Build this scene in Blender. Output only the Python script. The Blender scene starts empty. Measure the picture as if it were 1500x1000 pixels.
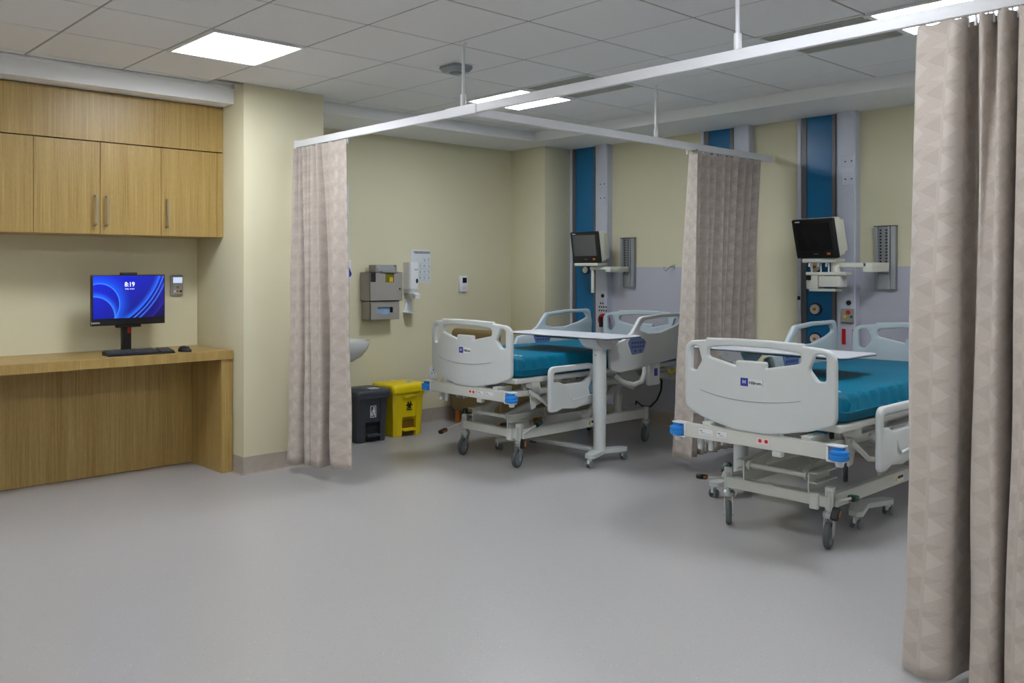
import bpy, bmesh, math, random
from mathutils import Vector, Matrix
random.seed(7)
SC = bpy.context.scene
C = SC.collection
PI = math.pi
R = math.radians

# ------------------------------------------------------------------ camera
cam_d = bpy.data.cameras.new('camera'); cam = bpy.data.objects.new('camera', cam_d); C.objects.link(cam)
SC.camera = cam
EYE = 1.433
ALPHA = 0.866                       # angle of the view axis from world X towards Y
cam.location = (0, 0, EYE)
cam.rotation_euler = (R(90), 0, ALPHA - R(90))
cam_d.sensor_width = 36.0
cam_d.lens = 36.0 * 1290.0 / 1500.0
cam_d.shift_x = (750 - 628.8) / 1500.0
cam_d.shift_y = -(500 - 394.8) / 1500.0
cam_d.clip_start = 0.05

# ------------------------------------------------------------------ world, exposure
w = bpy.data.worlds.new('world'); SC.world = w; w.use_nodes = True
w.node_tree.nodes['Background'].inputs[0].default_value = (0.8, 0.85, 0.9, 1)
w.node_tree.nodes['Background'].inputs[1].default_value = 0.3
SC.view_settings.view_transform = 'Standard'
SC.view_settings.look = 'None'
SC.view_settings.exposure = 0.50
SC.view_settings.gamma = 1.0
SC.view_settings.use_curve_mapping = False
PANEL_W = 21.5                       # emission of the ceiling light panels

# ------------------------------------------------------------------ materials
def lin(c):
    return tuple(((v/255)/12.92 if v/255 <= 0.04045 else ((v/255+0.055)/1.055)**2.4) for v in c)
class NT:
    def __init__(s, m): s.m = m; s.t = m.node_tree; s.b = s.t.nodes['Principled BSDF']
    def n(s, kind, **kw):
        nd = s.t.nodes.new(kind)
        for k, v in kw.items(): setattr(nd, k, v)
        return nd
    def l(s, a, b): s.t.links.new(a, b)
    def math(s, op, a, b=None, c=None, clamp=False):
        nd = s.n('ShaderNodeMath', operation=op); nd.use_clamp = clamp
        for i, v in enumerate((a, b, c)):
            if v is None: continue
            if isinstance(v, (int, float)): nd.inputs[i].default_value = v
            else: s.l(v, nd.inputs[i])
        return nd.outputs[0]
    def mix(s, fac, a, b):
        nd = s.n('ShaderNodeMix', data_type='RGBA')
        for i, v in ((0, fac), (6, a), (7, b)):
            if isinstance(v, (int, float)): nd.inputs[i].default_value = v
            elif isinstance(v, tuple): nd.inputs[i].default_value = (*v[:3], 1)
            else: s.l(v, nd.inputs[i])
        return nd.outputs[2]
def mat(name, rgb, rough=0.5, metal=0.0, noise=0.0, scale=30.0, bump=0.0, spec=0.5, coat=0.0):
    m = bpy.data.materials.new(name); m.use_nodes = True; k = NT(m)
    c = lin(rgb); k.b.inputs['Roughness'].default_value = rough; k.b.inputs['Metallic'].default_value = metal
    k.b.inputs['Specular IOR Level'].default_value = spec
    k.b.inputs['Coat Weight'].default_value = coat
    tc = k.n('ShaderNodeTexCoord'); nz = k.n('ShaderNodeTexNoise'); nz.inputs['Scale'].default_value = scale
    nz.inputs['Detail'].default_value = 4
    k.l(tc.outputs['Object'], nz.inputs['Vector'])
    d = max(noise, 0.015)
    k.l(k.mix(nz.outputs['Fac'], tuple(v*(1-d) for v in c), tuple(min(1, v*(1+d)) for v in c)), k.b.inputs['Base Color'])
    if bump:
        b = k.n('ShaderNodeBump'); b.inputs['Strength'].default_value = bump; b.inputs['Distance'].default_value = 0.002
        k.l(nz.outputs['Fac'], b.inputs['Height']); k.l(b.outputs[0], k.b.inputs['Normal'])
    return m
def emit(name, rgb, strength):
    m = bpy.data.materials.new(name); m.use_nodes = True; k = NT(m)
    k.b.inputs['Base Color'].default_value = (0, 0, 0, 1)
    k.b.inputs['Emission Color'].default_value = (*lin(rgb), 1); k.b.inputs['Emission Strength'].default_value = strength
    return m
def mat_wood():
    m = bpy.data.materials.new('oak laminate'); m.use_nodes = True; k = NT(m)
    tc = k.n('ShaderNodeTexCoord'); mp = k.n('ShaderNodeMapping'); mp.inputs['Scale'].default_value = (1, 1, 0.012)
    k.l(tc.outputs['Object'], mp.inputs['Vector'])
    n1 = k.n('ShaderNodeTexNoise'); n1.inputs['Scale'].default_value = 190; n1.inputs['Detail'].default_value = 3
    n2 = k.n('ShaderNodeTexNoise'); n2.inputs['Scale'].default_value = 18; n2.inputs['Detail'].default_value = 3
    n3 = k.n('ShaderNodeTexNoise'); n3.inputs['Scale'].default_value = 500; n3.inputs['Detail'].default_value = 2
    mp3 = k.n('ShaderNodeMapping'); mp3.inputs['Scale'].default_value = (1, 1, 0.06); k.l(tc.outputs['Object'], mp3.inputs['Vector'])
    for n in (n1, n2): k.l(mp.outputs[0], n.inputs['Vector'])
    k.l(mp3.outputs[0], n3.inputs['Vector'])
    f = k.math('ADD', k.math('MULTIPLY', n1.outputs['Fac'], 0.5), k.math('ADD', k.math('MULTIPLY', n2.outputs['Fac'], 0.3), k.math('MULTIPLY', n3.outputs['Fac'], 0.25)))
    cr = k.n('ShaderNodeValToRGB'); cr.color_ramp.elements[0].position = 0.36; cr.color_ramp.elements[1].position = 0.68
    cr.color_ramp.elements[0].color = (*lin((142, 108, 50)), 1); cr.color_ramp.elements[1].color = (*lin((186, 160, 100)), 1)
    k.l(f, cr.inputs[0]); k.l(cr.outputs[0], k.b.inputs['Base Color']); k.b.inputs['Roughness'].default_value = 0.38
    return m
def mat_floor():
    m = bpy.data.materials.new('speckled vinyl floor'); m.use_nodes = True; k = NT(m)
    tc = k.n('ShaderNodeTexCoord')
    nz = k.n('ShaderNodeTexNoise'); nz.inputs['Scale'].default_value = 260; nz.inputs['Detail'].default_value = 3
    k.l(tc.outputs['Object'], nz.inputs['Vector'])
    vo = k.n('ShaderNodeTexVoronoi'); vo.inputs['Scale'].default_value = 70; k.l(tc.outputs['Object'], vo.inputs['Vector'])
    base = k.mix(nz.outputs['Fac'], lin((153, 150, 150)), lin((186, 184, 184)))
    sep = k.n('ShaderNodeSeparateColor'); k.l(vo.outputs['Color'], sep.inputs[0])
    spot = k.math('MULTIPLY', k.math('LESS_THAN', vo.outputs['Distance'], 0.16), k.math('GREATER_THAN', sep.outputs[0], 0.72))
    lite = k.math('MULTIPLY', k.math('LESS_THAN', vo.outputs['Distance'], 0.16), k.math('LESS_THAN', sep.outputs[0], 0.16))
    c1 = k.mix(k.math('MULTIPLY', spot, 0.55), base, lin((112, 108, 106)))
    c2 = k.mix(k.math('MULTIPLY', lite, 0.6), c1, lin((218, 218, 218)))
    k.l(c2, k.b.inputs['Base Color'])
    k.b.inputs['Roughness'].default_value = 0.28
    k.b.inputs['Specular IOR Level'].default_value = 0.5
    b = k.n('ShaderNodeBump'); b.inputs['Strength'].default_value = 0.12; b.inputs['Distance'].default_value = 0.001
    k.l(nz.outputs['Fac'], b.inputs['Height']); k.l(b.outputs[0], k.b.inputs['Normal'])
    return m
def mat_curtain(name, c0, c_light, c_dark):
    m = bpy.data.materials.new(name); m.use_nodes = True; k = NT(m)
    uv = k.n('ShaderNodeUVMap'); sp = k.n('ShaderNodeSeparateXYZ'); k.l(uv.outputs[0], sp.inputs[0])
    U, V = sp.outputs[0], sp.outputs[1]
    a = k.math('FRACT', k.math('DIVIDE', U, 0.15)); b = k.math('FRACT', k.math('DIVIDE', V, 0.115))
    def tri(a0, aw, b0, bh):                               # triangle, base at a0, tip at a0+aw
        t = k.math('DIVIDE', k.math('SUBTRACT', a, a0), aw)
        inside = k.math('MULTIPLY', k.math('GREATER_THAN', t, 0.0), k.math('LESS_THAN', t, 1.0))
        d = k.math('ABSOLUTE', k.math('SUBTRACT', b, b0))
        lim = k.math('MULTIPLY', k.math('SUBTRACT', 1.0, t), bh)
        return k.math('MULTIPLY', inside, k.math('LESS_THAN', d, lim))
    light = tri(0.05, 0.42, 0.5, 0.30)
    light2 = tri(0.98, -0.42, 0.12, 0.12)
    dark = tri(0.95, -0.50, 0.70, 0.28)
    dark2 = tri(0.05, 0.42, 0.98, 0.20)
    nz = k.n('ShaderNodeTexNoise'); nz.inputs['Scale'].default_value = 1.0; nz.inputs['Detail'].default_value = 4
    mp = k.n('ShaderNodeMapping'); mp.inputs['Scale'].default_value = (60, 600, 1); k.l(uv.outputs[0], mp.inputs['Vector'])
    k.l(mp.outputs[0], nz.inputs['Vector'])
    c = k.mix(nz.outputs['Fac'], tuple(v*0.80 for v in lin(c0)), tuple(v*1.2 for v in lin(c0)))
    c = k.mix(k.math('MULTIPLY', k.math('ADD', dark, dark2, clamp=True), 0.55), c, lin(c_dark))
    c = k.mix(k.math('MULTIPLY', k.math('ADD', light, k.math('MULTIPLY', light2, 0.6), clamp=True), 0.6), c, lin(c_light))
    k.l(c, k.b.inputs['Base Color']); k.b.inputs['Roughness'].default_value = 0.8
    k.b.inputs['Specular IOR Level'].default_value = 0.2
    k.b.inputs['Sheen Weight'].default_value = 0.25
    return m
def mat_screen():
    m = bpy.data.materials.new('lit desktop wallpaper'); m.use_nodes = True; k = NT(m)
    uv = k.n('ShaderNodeUVMap'); sp = k.n('ShaderNodeSeparateXYZ'); k.l(uv.outputs[0], sp.inputs[0])
    U = k.math('MULTIPLY', sp.outputs[0], 1.78); V = sp.outputs[1]
    g = k.math('ADD', k.math('MULTIPLY', V, 0.5), k.math('MULTIPLY', U, -0.28), clamp=False)
    c = k.mix(k.math('ADD', g, 0.45, clamp=True), lin((10, 8, 60)), lin((16, 34, 205)))
    def swoosh(c, cx, cy, r, wd, col, amt, inner=True):
        d = k.math('SQRT', k.math('ADD', k.math('POWER', k.math('SUBTRACT', U, cx), 2.0), k.math('POWER', k.math('SUBTRACT', V, cy), 2.0)))
        e = k.math('SUBTRACT', r, d) if inner else k.math('SUBTRACT', d, r)
        t = k.math('SUBTRACT', 1.0, k.math('DIVIDE', e, wd), clamp=True)
        on = k.math('GREATER_THAN', e, 0.0)
        return k.mix(k.math('MULTIPLY', k.math('MULTIPLY', k.math('POWER', t, 2.0), on), amt), c, lin(col))
    c = swoosh(c, 0.15, 0.33, 0.50, 0.34, (26, 100, 245), 0.6, False)
    c = swoosh(c, 0.15, 0.33, 0.50, 0.035, (80, 170, 255), 0.9)
    c = swoosh(c, 0.03, 0.02, 0.50, 0.16, (40, 110, 255), 0.8, False)
    c = swoosh(c, 0.03, 0.02, 0.50, 0.025, (90, 180, 255), 0.9)
    c = swoosh(c, -0.2, 1.71, 2.02, 0.16, (40, 110, 250), 0.9)
    c = swoosh(c, -0.2, 1.71, 2.10, 0.05, (80, 140, 255), 0.9)
    c = swoosh(c, -0.2, 1.71, 2.19, 0.06, (70, 120, 250), 0.9)
    c = swoosh(c, -0.2, 1.71, 2.40, 0.18, (40, 20, 150), 0.7)
    k.b.inputs['Base Color'].default_value = (0, 0, 0, 1); k.b.inputs['Roughness'].default_value = 0.3
    k.l(c, k.b.inputs['Emission Color']); k.b.inputs['Emission Strength'].default_value = 1.0
    return m

M = dict(
    wall=mat('cream yellow paint', (218, 212, 182), 0.6, noise=0.02, scale=3),
    white_paint=mat('white plaster paint', (238, 239, 240), 0.6, noise=0.02, scale=3),
    dado=mat('pale lilac grey wall protection sheet', (188, 188, 200), 0.5, noise=0.02, scale=4),
    base=mat('grey vinyl skirting', (168, 158, 148), 0.45, noise=0.12, scale=22),
    tile=mat('mineral fibre ceiling tile', (232, 232, 232), 0.85, noise=0.04, scale=120, bump=0.1),
    tile_gap=mat('ceiling grid grey', (150, 150, 148), 0.6),
    metal_white=mat('white powder coated metal', (232, 233, 236), 0.35),
    rail=mat('white aluminium rail', (235, 235, 240), 0.3),
    wood=mat_wood(), floor=mat_floor(),
    steel=mat('brushed steel', (176, 172, 160), 0.35, 0.9, noise=0.05, scale=80),
    chrome=mat('zinc plated metal', (190, 196, 196), 0.28, 0.85),
    cut_a=mat_curtain('taupe woven curtain', (184, 173, 164), (200, 191, 184), (170, 158, 149)),
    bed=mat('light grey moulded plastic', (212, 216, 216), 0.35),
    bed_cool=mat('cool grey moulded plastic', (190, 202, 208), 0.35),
    frame=mat('warm grey painted steel', (210, 211, 205), 0.4),
    teal=mat('teal coated mattress fabric', (0, 104, 134), 0.5, noise=0.05, scale=12, bump=0.05, spec=0.18),
    blue=mat('bright blue bumper plastic', (28, 128, 214), 0.4),
    logo_blue=mat('indigo label', (52, 56, 168), 0.4),
    panel_blue=mat('control panel blue', (104, 126, 176), 0.4),
    black=mat('black plastic', (22, 22, 24), 0.4),
    dark=mat('dark print', (30, 30, 34), 0.5),
    rubber=mat('grey rubber tyre', (82, 86, 88), 0.55),
    hub=mat('grey wheel disc', (118, 128, 134), 0.4),
    amber=mat('amber plastic', (190, 110, 40), 0.45),
    green=mat('green plastic', (20, 110, 84), 0.45),
    red=mat('red plastic', (190, 20, 30), 0.4),
    yellow=mat('yellow bin plastic', (232, 206, 8), 0.35),
    bin=mat('charcoal bin plastic', (62, 66, 74), 0.4),
    bin_in=mat('charcoal plastic with painted shade', (30, 32, 36), 0.5),
    label=mat('white label paper', (232, 234, 238), 0.5),
    laminate=mat('white table laminate', (226, 230, 238), 0.25),
    edge=mat('dark table edging', (58, 62, 68), 0.4),
    panel_teal=mat('blue column glass panel', (30, 112, 164), 0.25, noise=0.02, scale=2),
    alu=mat('dark anodised aluminium', (112, 112, 116), 0.4, 0.35),
    col_white=mat('white column casing', (206, 210, 226), 0.35),
    mon_shell=mat('ivory monitor shell', (226, 226, 214), 0.4),
    glass=mat('black glossy screen', (26, 27, 28), 0.12),
    glass_grey=mat('grey glossy screen', (92, 94, 96), 0.15),
    disp=mat('taupe painted dispenser', (158, 154, 148), 0.4),
    ceramic=mat('white ceramic', (226, 230, 232), 0.12),
    vinyl=mat('brown taupe upholstery vinyl', (126, 106, 68), 0.45),
    chair_wood=mat('orange stained chair wood', (180, 110, 44), 0.4),
    poster=mat('white poster print', (216, 222, 226), 0.5),
    biohazard=mat('black ink', (30, 28, 10), 0.5),
    pink=mat('pale pink label', (236, 220, 220), 0.5),
    cream=mat('cream round outlet', (222, 216, 196), 0.4),
    navy=mat('navy ring', (20, 34, 90), 0.4),
    lcd=emit('lit pale display', (190, 205, 230), 0.8),
    text_white=emit('white screen text', (240, 245, 255), 1.0),
    lamp=emit('led diffuser', (244, 249, 255), PANEL_W),
    screen=mat_screen(),
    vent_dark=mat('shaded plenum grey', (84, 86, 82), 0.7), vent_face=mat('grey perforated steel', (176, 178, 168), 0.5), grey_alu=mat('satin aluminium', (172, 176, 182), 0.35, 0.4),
    keys=mat('dark blue keys', (58, 76, 132), 0.4), pale_label=mat('pale blue label', (178, 206, 222), 0.4),
)

# ------------------------------------------------------------------ mesh helpers
class MB:
    def __init__(s): s.bm = bmesh.new()
    def box(s, x0, x1, y0, y1, z0, z1, bev=0.0, seg=2, mtx=None):
        r = bmesh.ops.create_cube(s.bm, size=1.0); vs = r['verts']
        for v in vs:
            v.co = Vector(((x0+x1)/2 + v.co.x*(x1-x0), (y0+y1)/2 + v.co.y*(y1-y0), (z0+z1)/2 + v.co.z*(z1-z0)))
        if bev:
            es = list({e for v in vs for e in v.link_edges})
            rr = bmesh.ops.bevel(s.bm, geom=es, offset=bev, segments=seg, profile=0.5, affect='EDGES')
            vs = list({v for f in rr['faces'] for v in f.verts} | {v for v in vs if v.is_valid})
        if mtx is not None:
            for v in vs: v.co = mtx @ v.co
        return s
    def cyl(s, p0, p1, r0, r1=None, n=16, caps=True):
        r1 = r0 if r1 is None else r1
        p0, p1 = Vector(p0), Vector(p1); d = p1-p0
        q = d.to_track_quat('Z', 'Y').to_matrix().to_4x4()
        r = bmesh.ops.create_cone(s.bm, cap_ends=caps, segments=n, radius1=r0, radius2=r1, depth=d.length)
        m = Matrix.Translation((p0+p1)/2) @ q
        for v in r['verts']: v.co = m @ v.co
        return s
    def tube(s, pts, r, n=8, closed=False):
        pts = [Vector(p) for p in pts]; rings = []
        up = Vector((0, 0, 1)); prev = None
        for i, p in enumerate(pts):
            a = pts[max(i-1, 0)]; b = pts[min(i+1, len(pts)-1)]; d = (b-a).normalized()
            if prev is None:
                x = d.cross(up)
                if x.length < 1e-3: x = d.cross(Vector((1, 0, 0)))
            else: x = prev - d*prev.dot(d)
            x.normalize(); prev = x; y = d.cross(x)
            rr = r[i] if isinstance(r, (list, tuple)) else r
            rings.append([s.bm.verts.new(p + x*rr*math.cos(2*PI*k/n) + y*rr*math.sin(2*PI*k/n)) for k in range(n)])
        for a, b in zip(rings, rings[1:]):
            for k in range(n): s.bm.faces.new((a[k], a[(k+1) % n], b[(k+1) % n], b[k]))
        s.bm.faces.new(rings[0][::-1]); s.bm.faces.new(rings[-1])
        return s
    def prism(s, poly, axis, a0, a1):                       # poly in the two other axes, extruded along axis
        def P(u, v, t): return {'x': (t, u, v), 'y': (u, t, v), 'z': (u, v, t)}[axis]
        A = [s.bm.verts.new(P(u, v, a0)) for u, v in poly]; B = [s.bm.verts.new(P(u, v, a1)) for u, v in poly]
        n = len(poly); s.bm.faces.new(A[::-1]); s.bm.faces.new(B)
        for i in range(n): s.bm.faces.new((A[i], A[(i+1) % n], B[(i+1) % n], B[i]))
        return s
    def lathe(s, prof, n=24, center=(0, 0, 0), axis='z'):
        rings = []
        for r, z in prof:
            ring = []
            for k in range(n):
                a = 2*PI*k/n; c, q = r*math.cos(a), r*math.sin(a)
                p = {'z': (c, q, z), 'x': (z, c, q), 'y': (c, z, q)}[axis]
                ring.append(s.bm.verts.new(Vector(p)+Vector(center)))
            rings.append(ring)
        for a, b in zip(rings, rings[1:]):
            for k in range(n): s.bm.faces.new((a[k], a[(k+1) % n], b[(k+1) % n], b[k]))
        s.bm.faces.new(rings[0][::-1]); s.bm.faces.new(rings[-1])
        return s
    def xf(s, m):
        for v in s.bm.verts: v.co = m @ v.co
        return s
    def build(s, name, m, parent=None, smooth=35, loc=None):
        bmesh.ops.recalc_face_normals(s.bm, faces=s.bm.faces)
        me = bpy.data.meshes.new(name)
        for f in s.bm.faces: f.smooth = True
        if smooth:
            lim = R(smooth)
            for e in s.bm.edges:
                if len(e.link_faces) == 2 and e.calc_face_angle(0) > lim: e.smooth = False
        s.bm.to_mesh(me); s.bm.free()
        return obj(name, me, m, parent, loc)
def obj(name, me, m, parent=None, loc=None):
    o = bpy.data.objects.new(name, me); C.objects.link(o)
    if m is not None and not me.materials: me.materials.append(m)
    if parent is not None: o.parent = parent
    if loc is not None: o.location = loc
    return o
def tag(o, label=None, cat=None, group=None, kind=None):
    if label: o['label'] = label
    if cat: o['category'] = cat
    if group: o['group'] = group
    if kind: o['kind'] = kind
    return o
def thing(name, label, cat, loc=(0, 0, 0), rz=0, group=None):
    o = bpy.data.objects.new(name, None); C.objects.link(o); o.empty_display_size = 0.1
    o.location = loc; o.rotation_euler = (0, 0, rz)
    return tag(o, label, cat, group)
def struct(name, mb, m, parent=None, kind='structure'):
    o = mb.build(name, m, parent)
    if parent is None: tag(o, kind=kind)
    return o
def split_build(mb, name, m, parent, smooth=35):
    """one object per loose piece of the mesh"""
    bm = mb.bm; left = set(bm.verts); out = []
    while left:
        st = [left.pop()]; isl = {st[0]}
        while st:
            v = st.pop()
            for e in v.link_edges:
                o = e.other_vert(v)
                if o in left: left.discard(o); isl.add(o); st.append(o)
        nb = MB(); mp = {v: nb.bm.verts.new(v.co) for v in isl}
        for f in bm.faces:
            if f.verts[0] in isl: nb.bm.faces.new([mp[v] for v in f.verts])
        out.append(nb.build(name, m, parent, smooth))
    bm.free(); return out
def copy_tree(o, parent=None):
    c = o.copy(); C.objects.link(c); c.parent = parent
    for ch in list(o.children): copy_tree(ch, c)
    return c
def rounded(poly, rad, seg=5):
    """fillet the corners of a polygon; rad one value or one per corner"""
    out = []; n = len(poly)
    for i in range(n):
        p = Vector(poly[i]); a = Vector(poly[i-1]); b = Vector(poly[(i+1) % n])
        r = rad[i] if isinstance(rad, (list, tuple)) else rad
        if r <= 0: out.append(tuple(p)); continue
        u = (a-p); v = (b-p); lu, lv = u.length, v.length; u.normalize(); v.normalize()
        ang = math.acos(max(-1, min(1, u.dot(v)))); t = min(r/math.tan(ang/2), lu*0.49, lv*0.49)
        p0 = p+u*t; p1 = p+v*t
        for k in range(seg+1):
            q = k/seg; out.append(tuple(p0*(1-q)**2 + p*2*q*(1-q) + p1*q*q))
    return out
def plate(outline, holes, thick, bevel=0.006):
    """flat board with holes: outline in (u,v), returns bmesh with u->y, v->z, thickness along x centred on 0"""
    cu = bpy.data.curves.new('tmp', 'CURVE'); cu.dimensions = '2D'; cu.fill_mode = 'BOTH'
    cu.extrude = max(thick/2-bevel, 0.0001); cu.bevel_depth = bevel; cu.bevel_resolution = 2; cu.offset = -bevel
    for loop in [outline]+holes:
        sp = cu.splines.new('POLY'); sp.points.add(len(loop)-1); sp.use_cyclic_u = True
        for i, (a, b) in enumerate(loop): sp.points[i].co = (a, b, 0, 1)
    o = bpy.data.objects.new('tmp', cu); C.objects.link(o)
    dg = bpy.context.evaluated_depsgraph_get(); dg.update()
    me = bpy.data.meshes.new_from_object(o.evaluated_get(dg))
    bpy.data.objects.remove(o); bpy.data.curves.remove(cu)
    mb = MB(); mb.bm.from_mesh(me); bpy.data.meshes.remove(me)
    bmesh.ops.remove_doubles(mb.bm, verts=mb.bm.verts, dist=1e-5)
    for v in mb.bm.verts: v.co = Vector((v.co.z, v.co.x, v.co.y))
    return mb
def cut_y(mb, y0, y1, n):
    for i in range(1, n):
        y = y0+(y1-y0)*i/n
        g = list(mb.bm.verts)+list(mb.bm.edges)+list(mb.bm.faces)
        bmesh.ops.bisect_plane(mb.bm, geom=g, dist=1e-6, plane_co=(0, y, 0), plane_no=(0, 1, 0))
    return mb
def text(name, s, size, m, parent, mtx, thick=0.0004, align='CENTER', bold=0.0):
    cu = bpy.data.curves.new('tmp', 'FONT'); cu.body = s; cu.size = size; cu.extrude = thick; cu.align_x = align; cu.align_y = 'CENTER'
    cu.offset = bold
    o = bpy.data.objects.new('tmp', cu); C.objects.link(o)
    dg = bpy.context.evaluated_depsgraph_get(); dg.update()
    me = bpy.data.meshes.new_from_object(o.evaluated_get(dg)); bpy.data.objects.remove(o)
    me.transform(mtx); me.materials.clear()
    return obj(name, me, m, parent)
def face_mx(loc, normal, up=(0, 0, 1)):
    """matrix that puts text (x right, y up, z out) at loc, facing normal"""
    z = Vector(normal).normalized(); y = Vector(up); x = y.cross(z).normalized(); y = z.cross(x)
    m = Matrix((x, y, z)).transposed().to_4x4(); m.translation = Vector(loc); return m

# ------------------------------------------------------------------ room shell
CEIL = 2.734; XH = 6.884; YW = 6.327; YC = 6.244; X0 = -3.6; Y0 = -4.4
struct('floor', MB().box(X0-0.1, XH+0.1, Y0-0.1, YW+0.1, -0.1, 0), M['floor'])
struct('wall_head', MB().box(XH, XH+0.1, Y0-0.1, YW+0.1, 0, 2.9), M['wall'])
struct('wall_basin', MB().box(3.66, XH, YW, YW+0.1, 0, 2.9), M['wall'])
struct('wall_desk', MB().box(X0, 2.995, YC, YW+0.1, 0, 2.9), M['wall'])
struct('wall_near', MB().box(X0-0.1, XH, Y0-0.1, Y0, 0, 2.9), M['wall'])
struct('wall_behind', MB().box(X0-0.1, X0, Y0, YW+0.1, 0, 2.9), M['wall'])
struct('wall_pillar', MB().box(2.995, 3.66, 5.52, YW+0.1, 0, 2.9, 0.004, 2), M['wall'])
struct('wall_pilaster', MB().box(6.475, XH, 5.86, YW, 0, 2.645, 0.003, 2), M['wall'])
# lowered plaster margins round the tiled field
sf = MB(); sf.box(6.173, XH, Y0, 5.715, 2.645, 2.76); sf.box(3.66, XH, 5.715, YW, 2.645, 2.76)
struct('trim_1', sf, M['white_paint'])
bk = MB(); bk.box(X0, 2.995, 5.665, YC, 2.607, 2.76); bk.box(X0, 2.995, 5.655, 5.665, 2.712, 2.726)
struct('trim_2', bk, M['white_paint'])
# skirtings, coved at the foot
def skirt(name, x0, y0, x1, y1, nx, ny, h=0.125):
    mb = MB(); prof = [(0, 0), (0.028, 0), (0.016, 0.008), (0.011, 0.022), (0.010, h), (0, h)]
    A = [mb.bm.verts.new((x0+nx*d, y0+ny*d, z)) for d, z in prof]; B = [mb.bm.verts.new((x1+nx*d, y1+ny*d, z)) for d, z in prof]
    mb.bm.faces.new(A); mb.bm.faces.new(B[::-1])
    for i in range(len(prof)): mb.bm.faces.new((A[i], A[(i+1) % 6], B[(i+1) % 6], B[i]))
    return struct(name, mb, M['base'])
skirt('baseboard_basin', 3.66, YW, 6.475, YW, 0, -1)
skirt('baseboard_head', XH, Y0, XH, 5.86, -1, 0)
skirt('baseboard_pillar', 2.995, 5.52, 3.672, 5.52, 0, -1)
skirt('baseboard_pillar_left', 2.995, 5.52-0.012, 2.995, 5.655, -1, 0)
skirt('baseboard_pilaster', 6.475, 5.86, 6.475, YW, -1, 0)
skirt('baseboard_pilaster_side', 6.463, 5.86, XH, 5.86, 0, -1)
# wall protection sheets behind the beds
struct('trim_3', MB().box(XH-0.006, XH, 4.12, 5.36, 0.125, 1.457), M['dado'])
struct('trim_4', MB().box(XH-0.006, XH, 0.9, 3.02, 0.125, 1.457), M['dado'])

# ceiling: slab, grid of tiles where the picture sees it, plain field elsewhere
ceiling = struct('ceiling', MB().box(X0, XH, Y0, YW, 2.762, 2.86), M['white_paint'])
GX, GY, T = 2.79, 3.783, 0.6
lights = {(-1, 1), (3, 1), (3, -4)}; vents = {(3, 0), (3, -3)}
tile_me = {}
def tile_mesh(sx, sy):
    key = (round(sx, 3), round(sy, 3))
    if key not in tile_me:
        mb = MB(); mb.box(0.006, sx-0.006, 0.006, sy-0.006, CEIL, CEIL+0.016, 0.002, 1)
        bmesh.ops.recalc_face_normals(mb.bm, faces=mb.bm.faces)
        me = bpy.data.meshes.new('ceiling_tile'); mb.bm.to_mesh(me); mb.bm.free(); me.materials.append(M['tile']); tile_me[key] = me
    return tile_me[key]
I0, J0 = -4, -6
for i in range(I0, 6):
    for j in range(J0, 4):
        if (i, j) in lights or (i, j) in vents: continue
        x0, y0 = GX+i*T, GY+j*T
        x1, y1 = min(x0+T, 6.173), min(y0+T, 5.715 if i >= 1 else 5.665)
        if i in (0, 1) and j == 3:  y1 = min(y1, 5.52 if i == 0 else 5.715)
        o = bpy.data.objects.new('ceiling_tile', tile_mesh(x1-x0, y1-y0)); C.objects.link(o)
        o.location = (x0, y0, 0); o.parent = ceiling
gb = MB()
for i in range(I0, 7):
    x = GX+i*T
    if x < 6.17: gb.box(x-0.0075, x+0.0075, GY+J0*T, 5.7, CEIL+0.003, CEIL+0.028)
for j in range(J0, 5):
    y = GY+j*T
    if y < 5.7: gb.box(GX+I0*T, 6.17, y-0.0075, y+0.0075, CEIL+0.003, CEIL+0.028)
gb.build('ceiling_grid', M['tile_gap'], ceiling)
# the field of tiles out of the picture, one flat board per side
xa, ya = GX+I0*T, GY+J0*T
fm = MB(); fm.box(X0, xa-0.003, Y0, 5.655, CEIL, CEIL+0.016); fm.box(xa+0.003, 6.17, Y0, ya-0.003, CEIL, CEIL+0.016)
fm.build('ceiling_field', M['tile'], ceiling)

# light panels
def light_panel(i, j, label, group=None):
    x0, y0 = GX+i*T, GY+j*T
    t = thing('ceiling_light', label, 'ceiling light', (x0+T/2, y0+T/2, CEIL), 0, group)
    f = MB(); h = T/2-0.004
    for a in (-1, 1):
        f.box(min(a*h, a*(h-0.022)), max(a*h, a*(h-0.022)), -h, h, -0.012, 0.02, 0.002, 1)
        f.box(-h+0.022, h-0.022, min(a*h, a*(h-0.022)), max(a*h, a*(h-0.022)), -0.012, 0.02, 0.002, 1)
    f.build('frame', M['metal_white'], t)
    MB().box(-h+0.022, h-0.022, -h+0.022, h-0.022, 0.000, 0.01).build('diffuser', M['lamp'], t)
    return t
light_panel(-1, 1, 'square glowing ceiling panel over the oak cabinets, left of the pillar top')
light_panel(3, 1, 'glowing ceiling panel above the left bed, partly crossed by the curtain rail')
light_panel(3, -4, 'glowing ceiling panel at the top right, above the large foreground curtain')
for (x, y) in ((-1, -4), (-1, -8), (-5, 1), (-5, -4), (-9, 1), (-9, -4), (3, -9), (-5, -9), (-9, -9)):
    light_panel(x, y, 'glowing ceiling panel over the open floor outside the picture', 'ceiling panels outside the picture') if (GY+y*T > Y0) and GX+x*T > X0 else None
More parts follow.
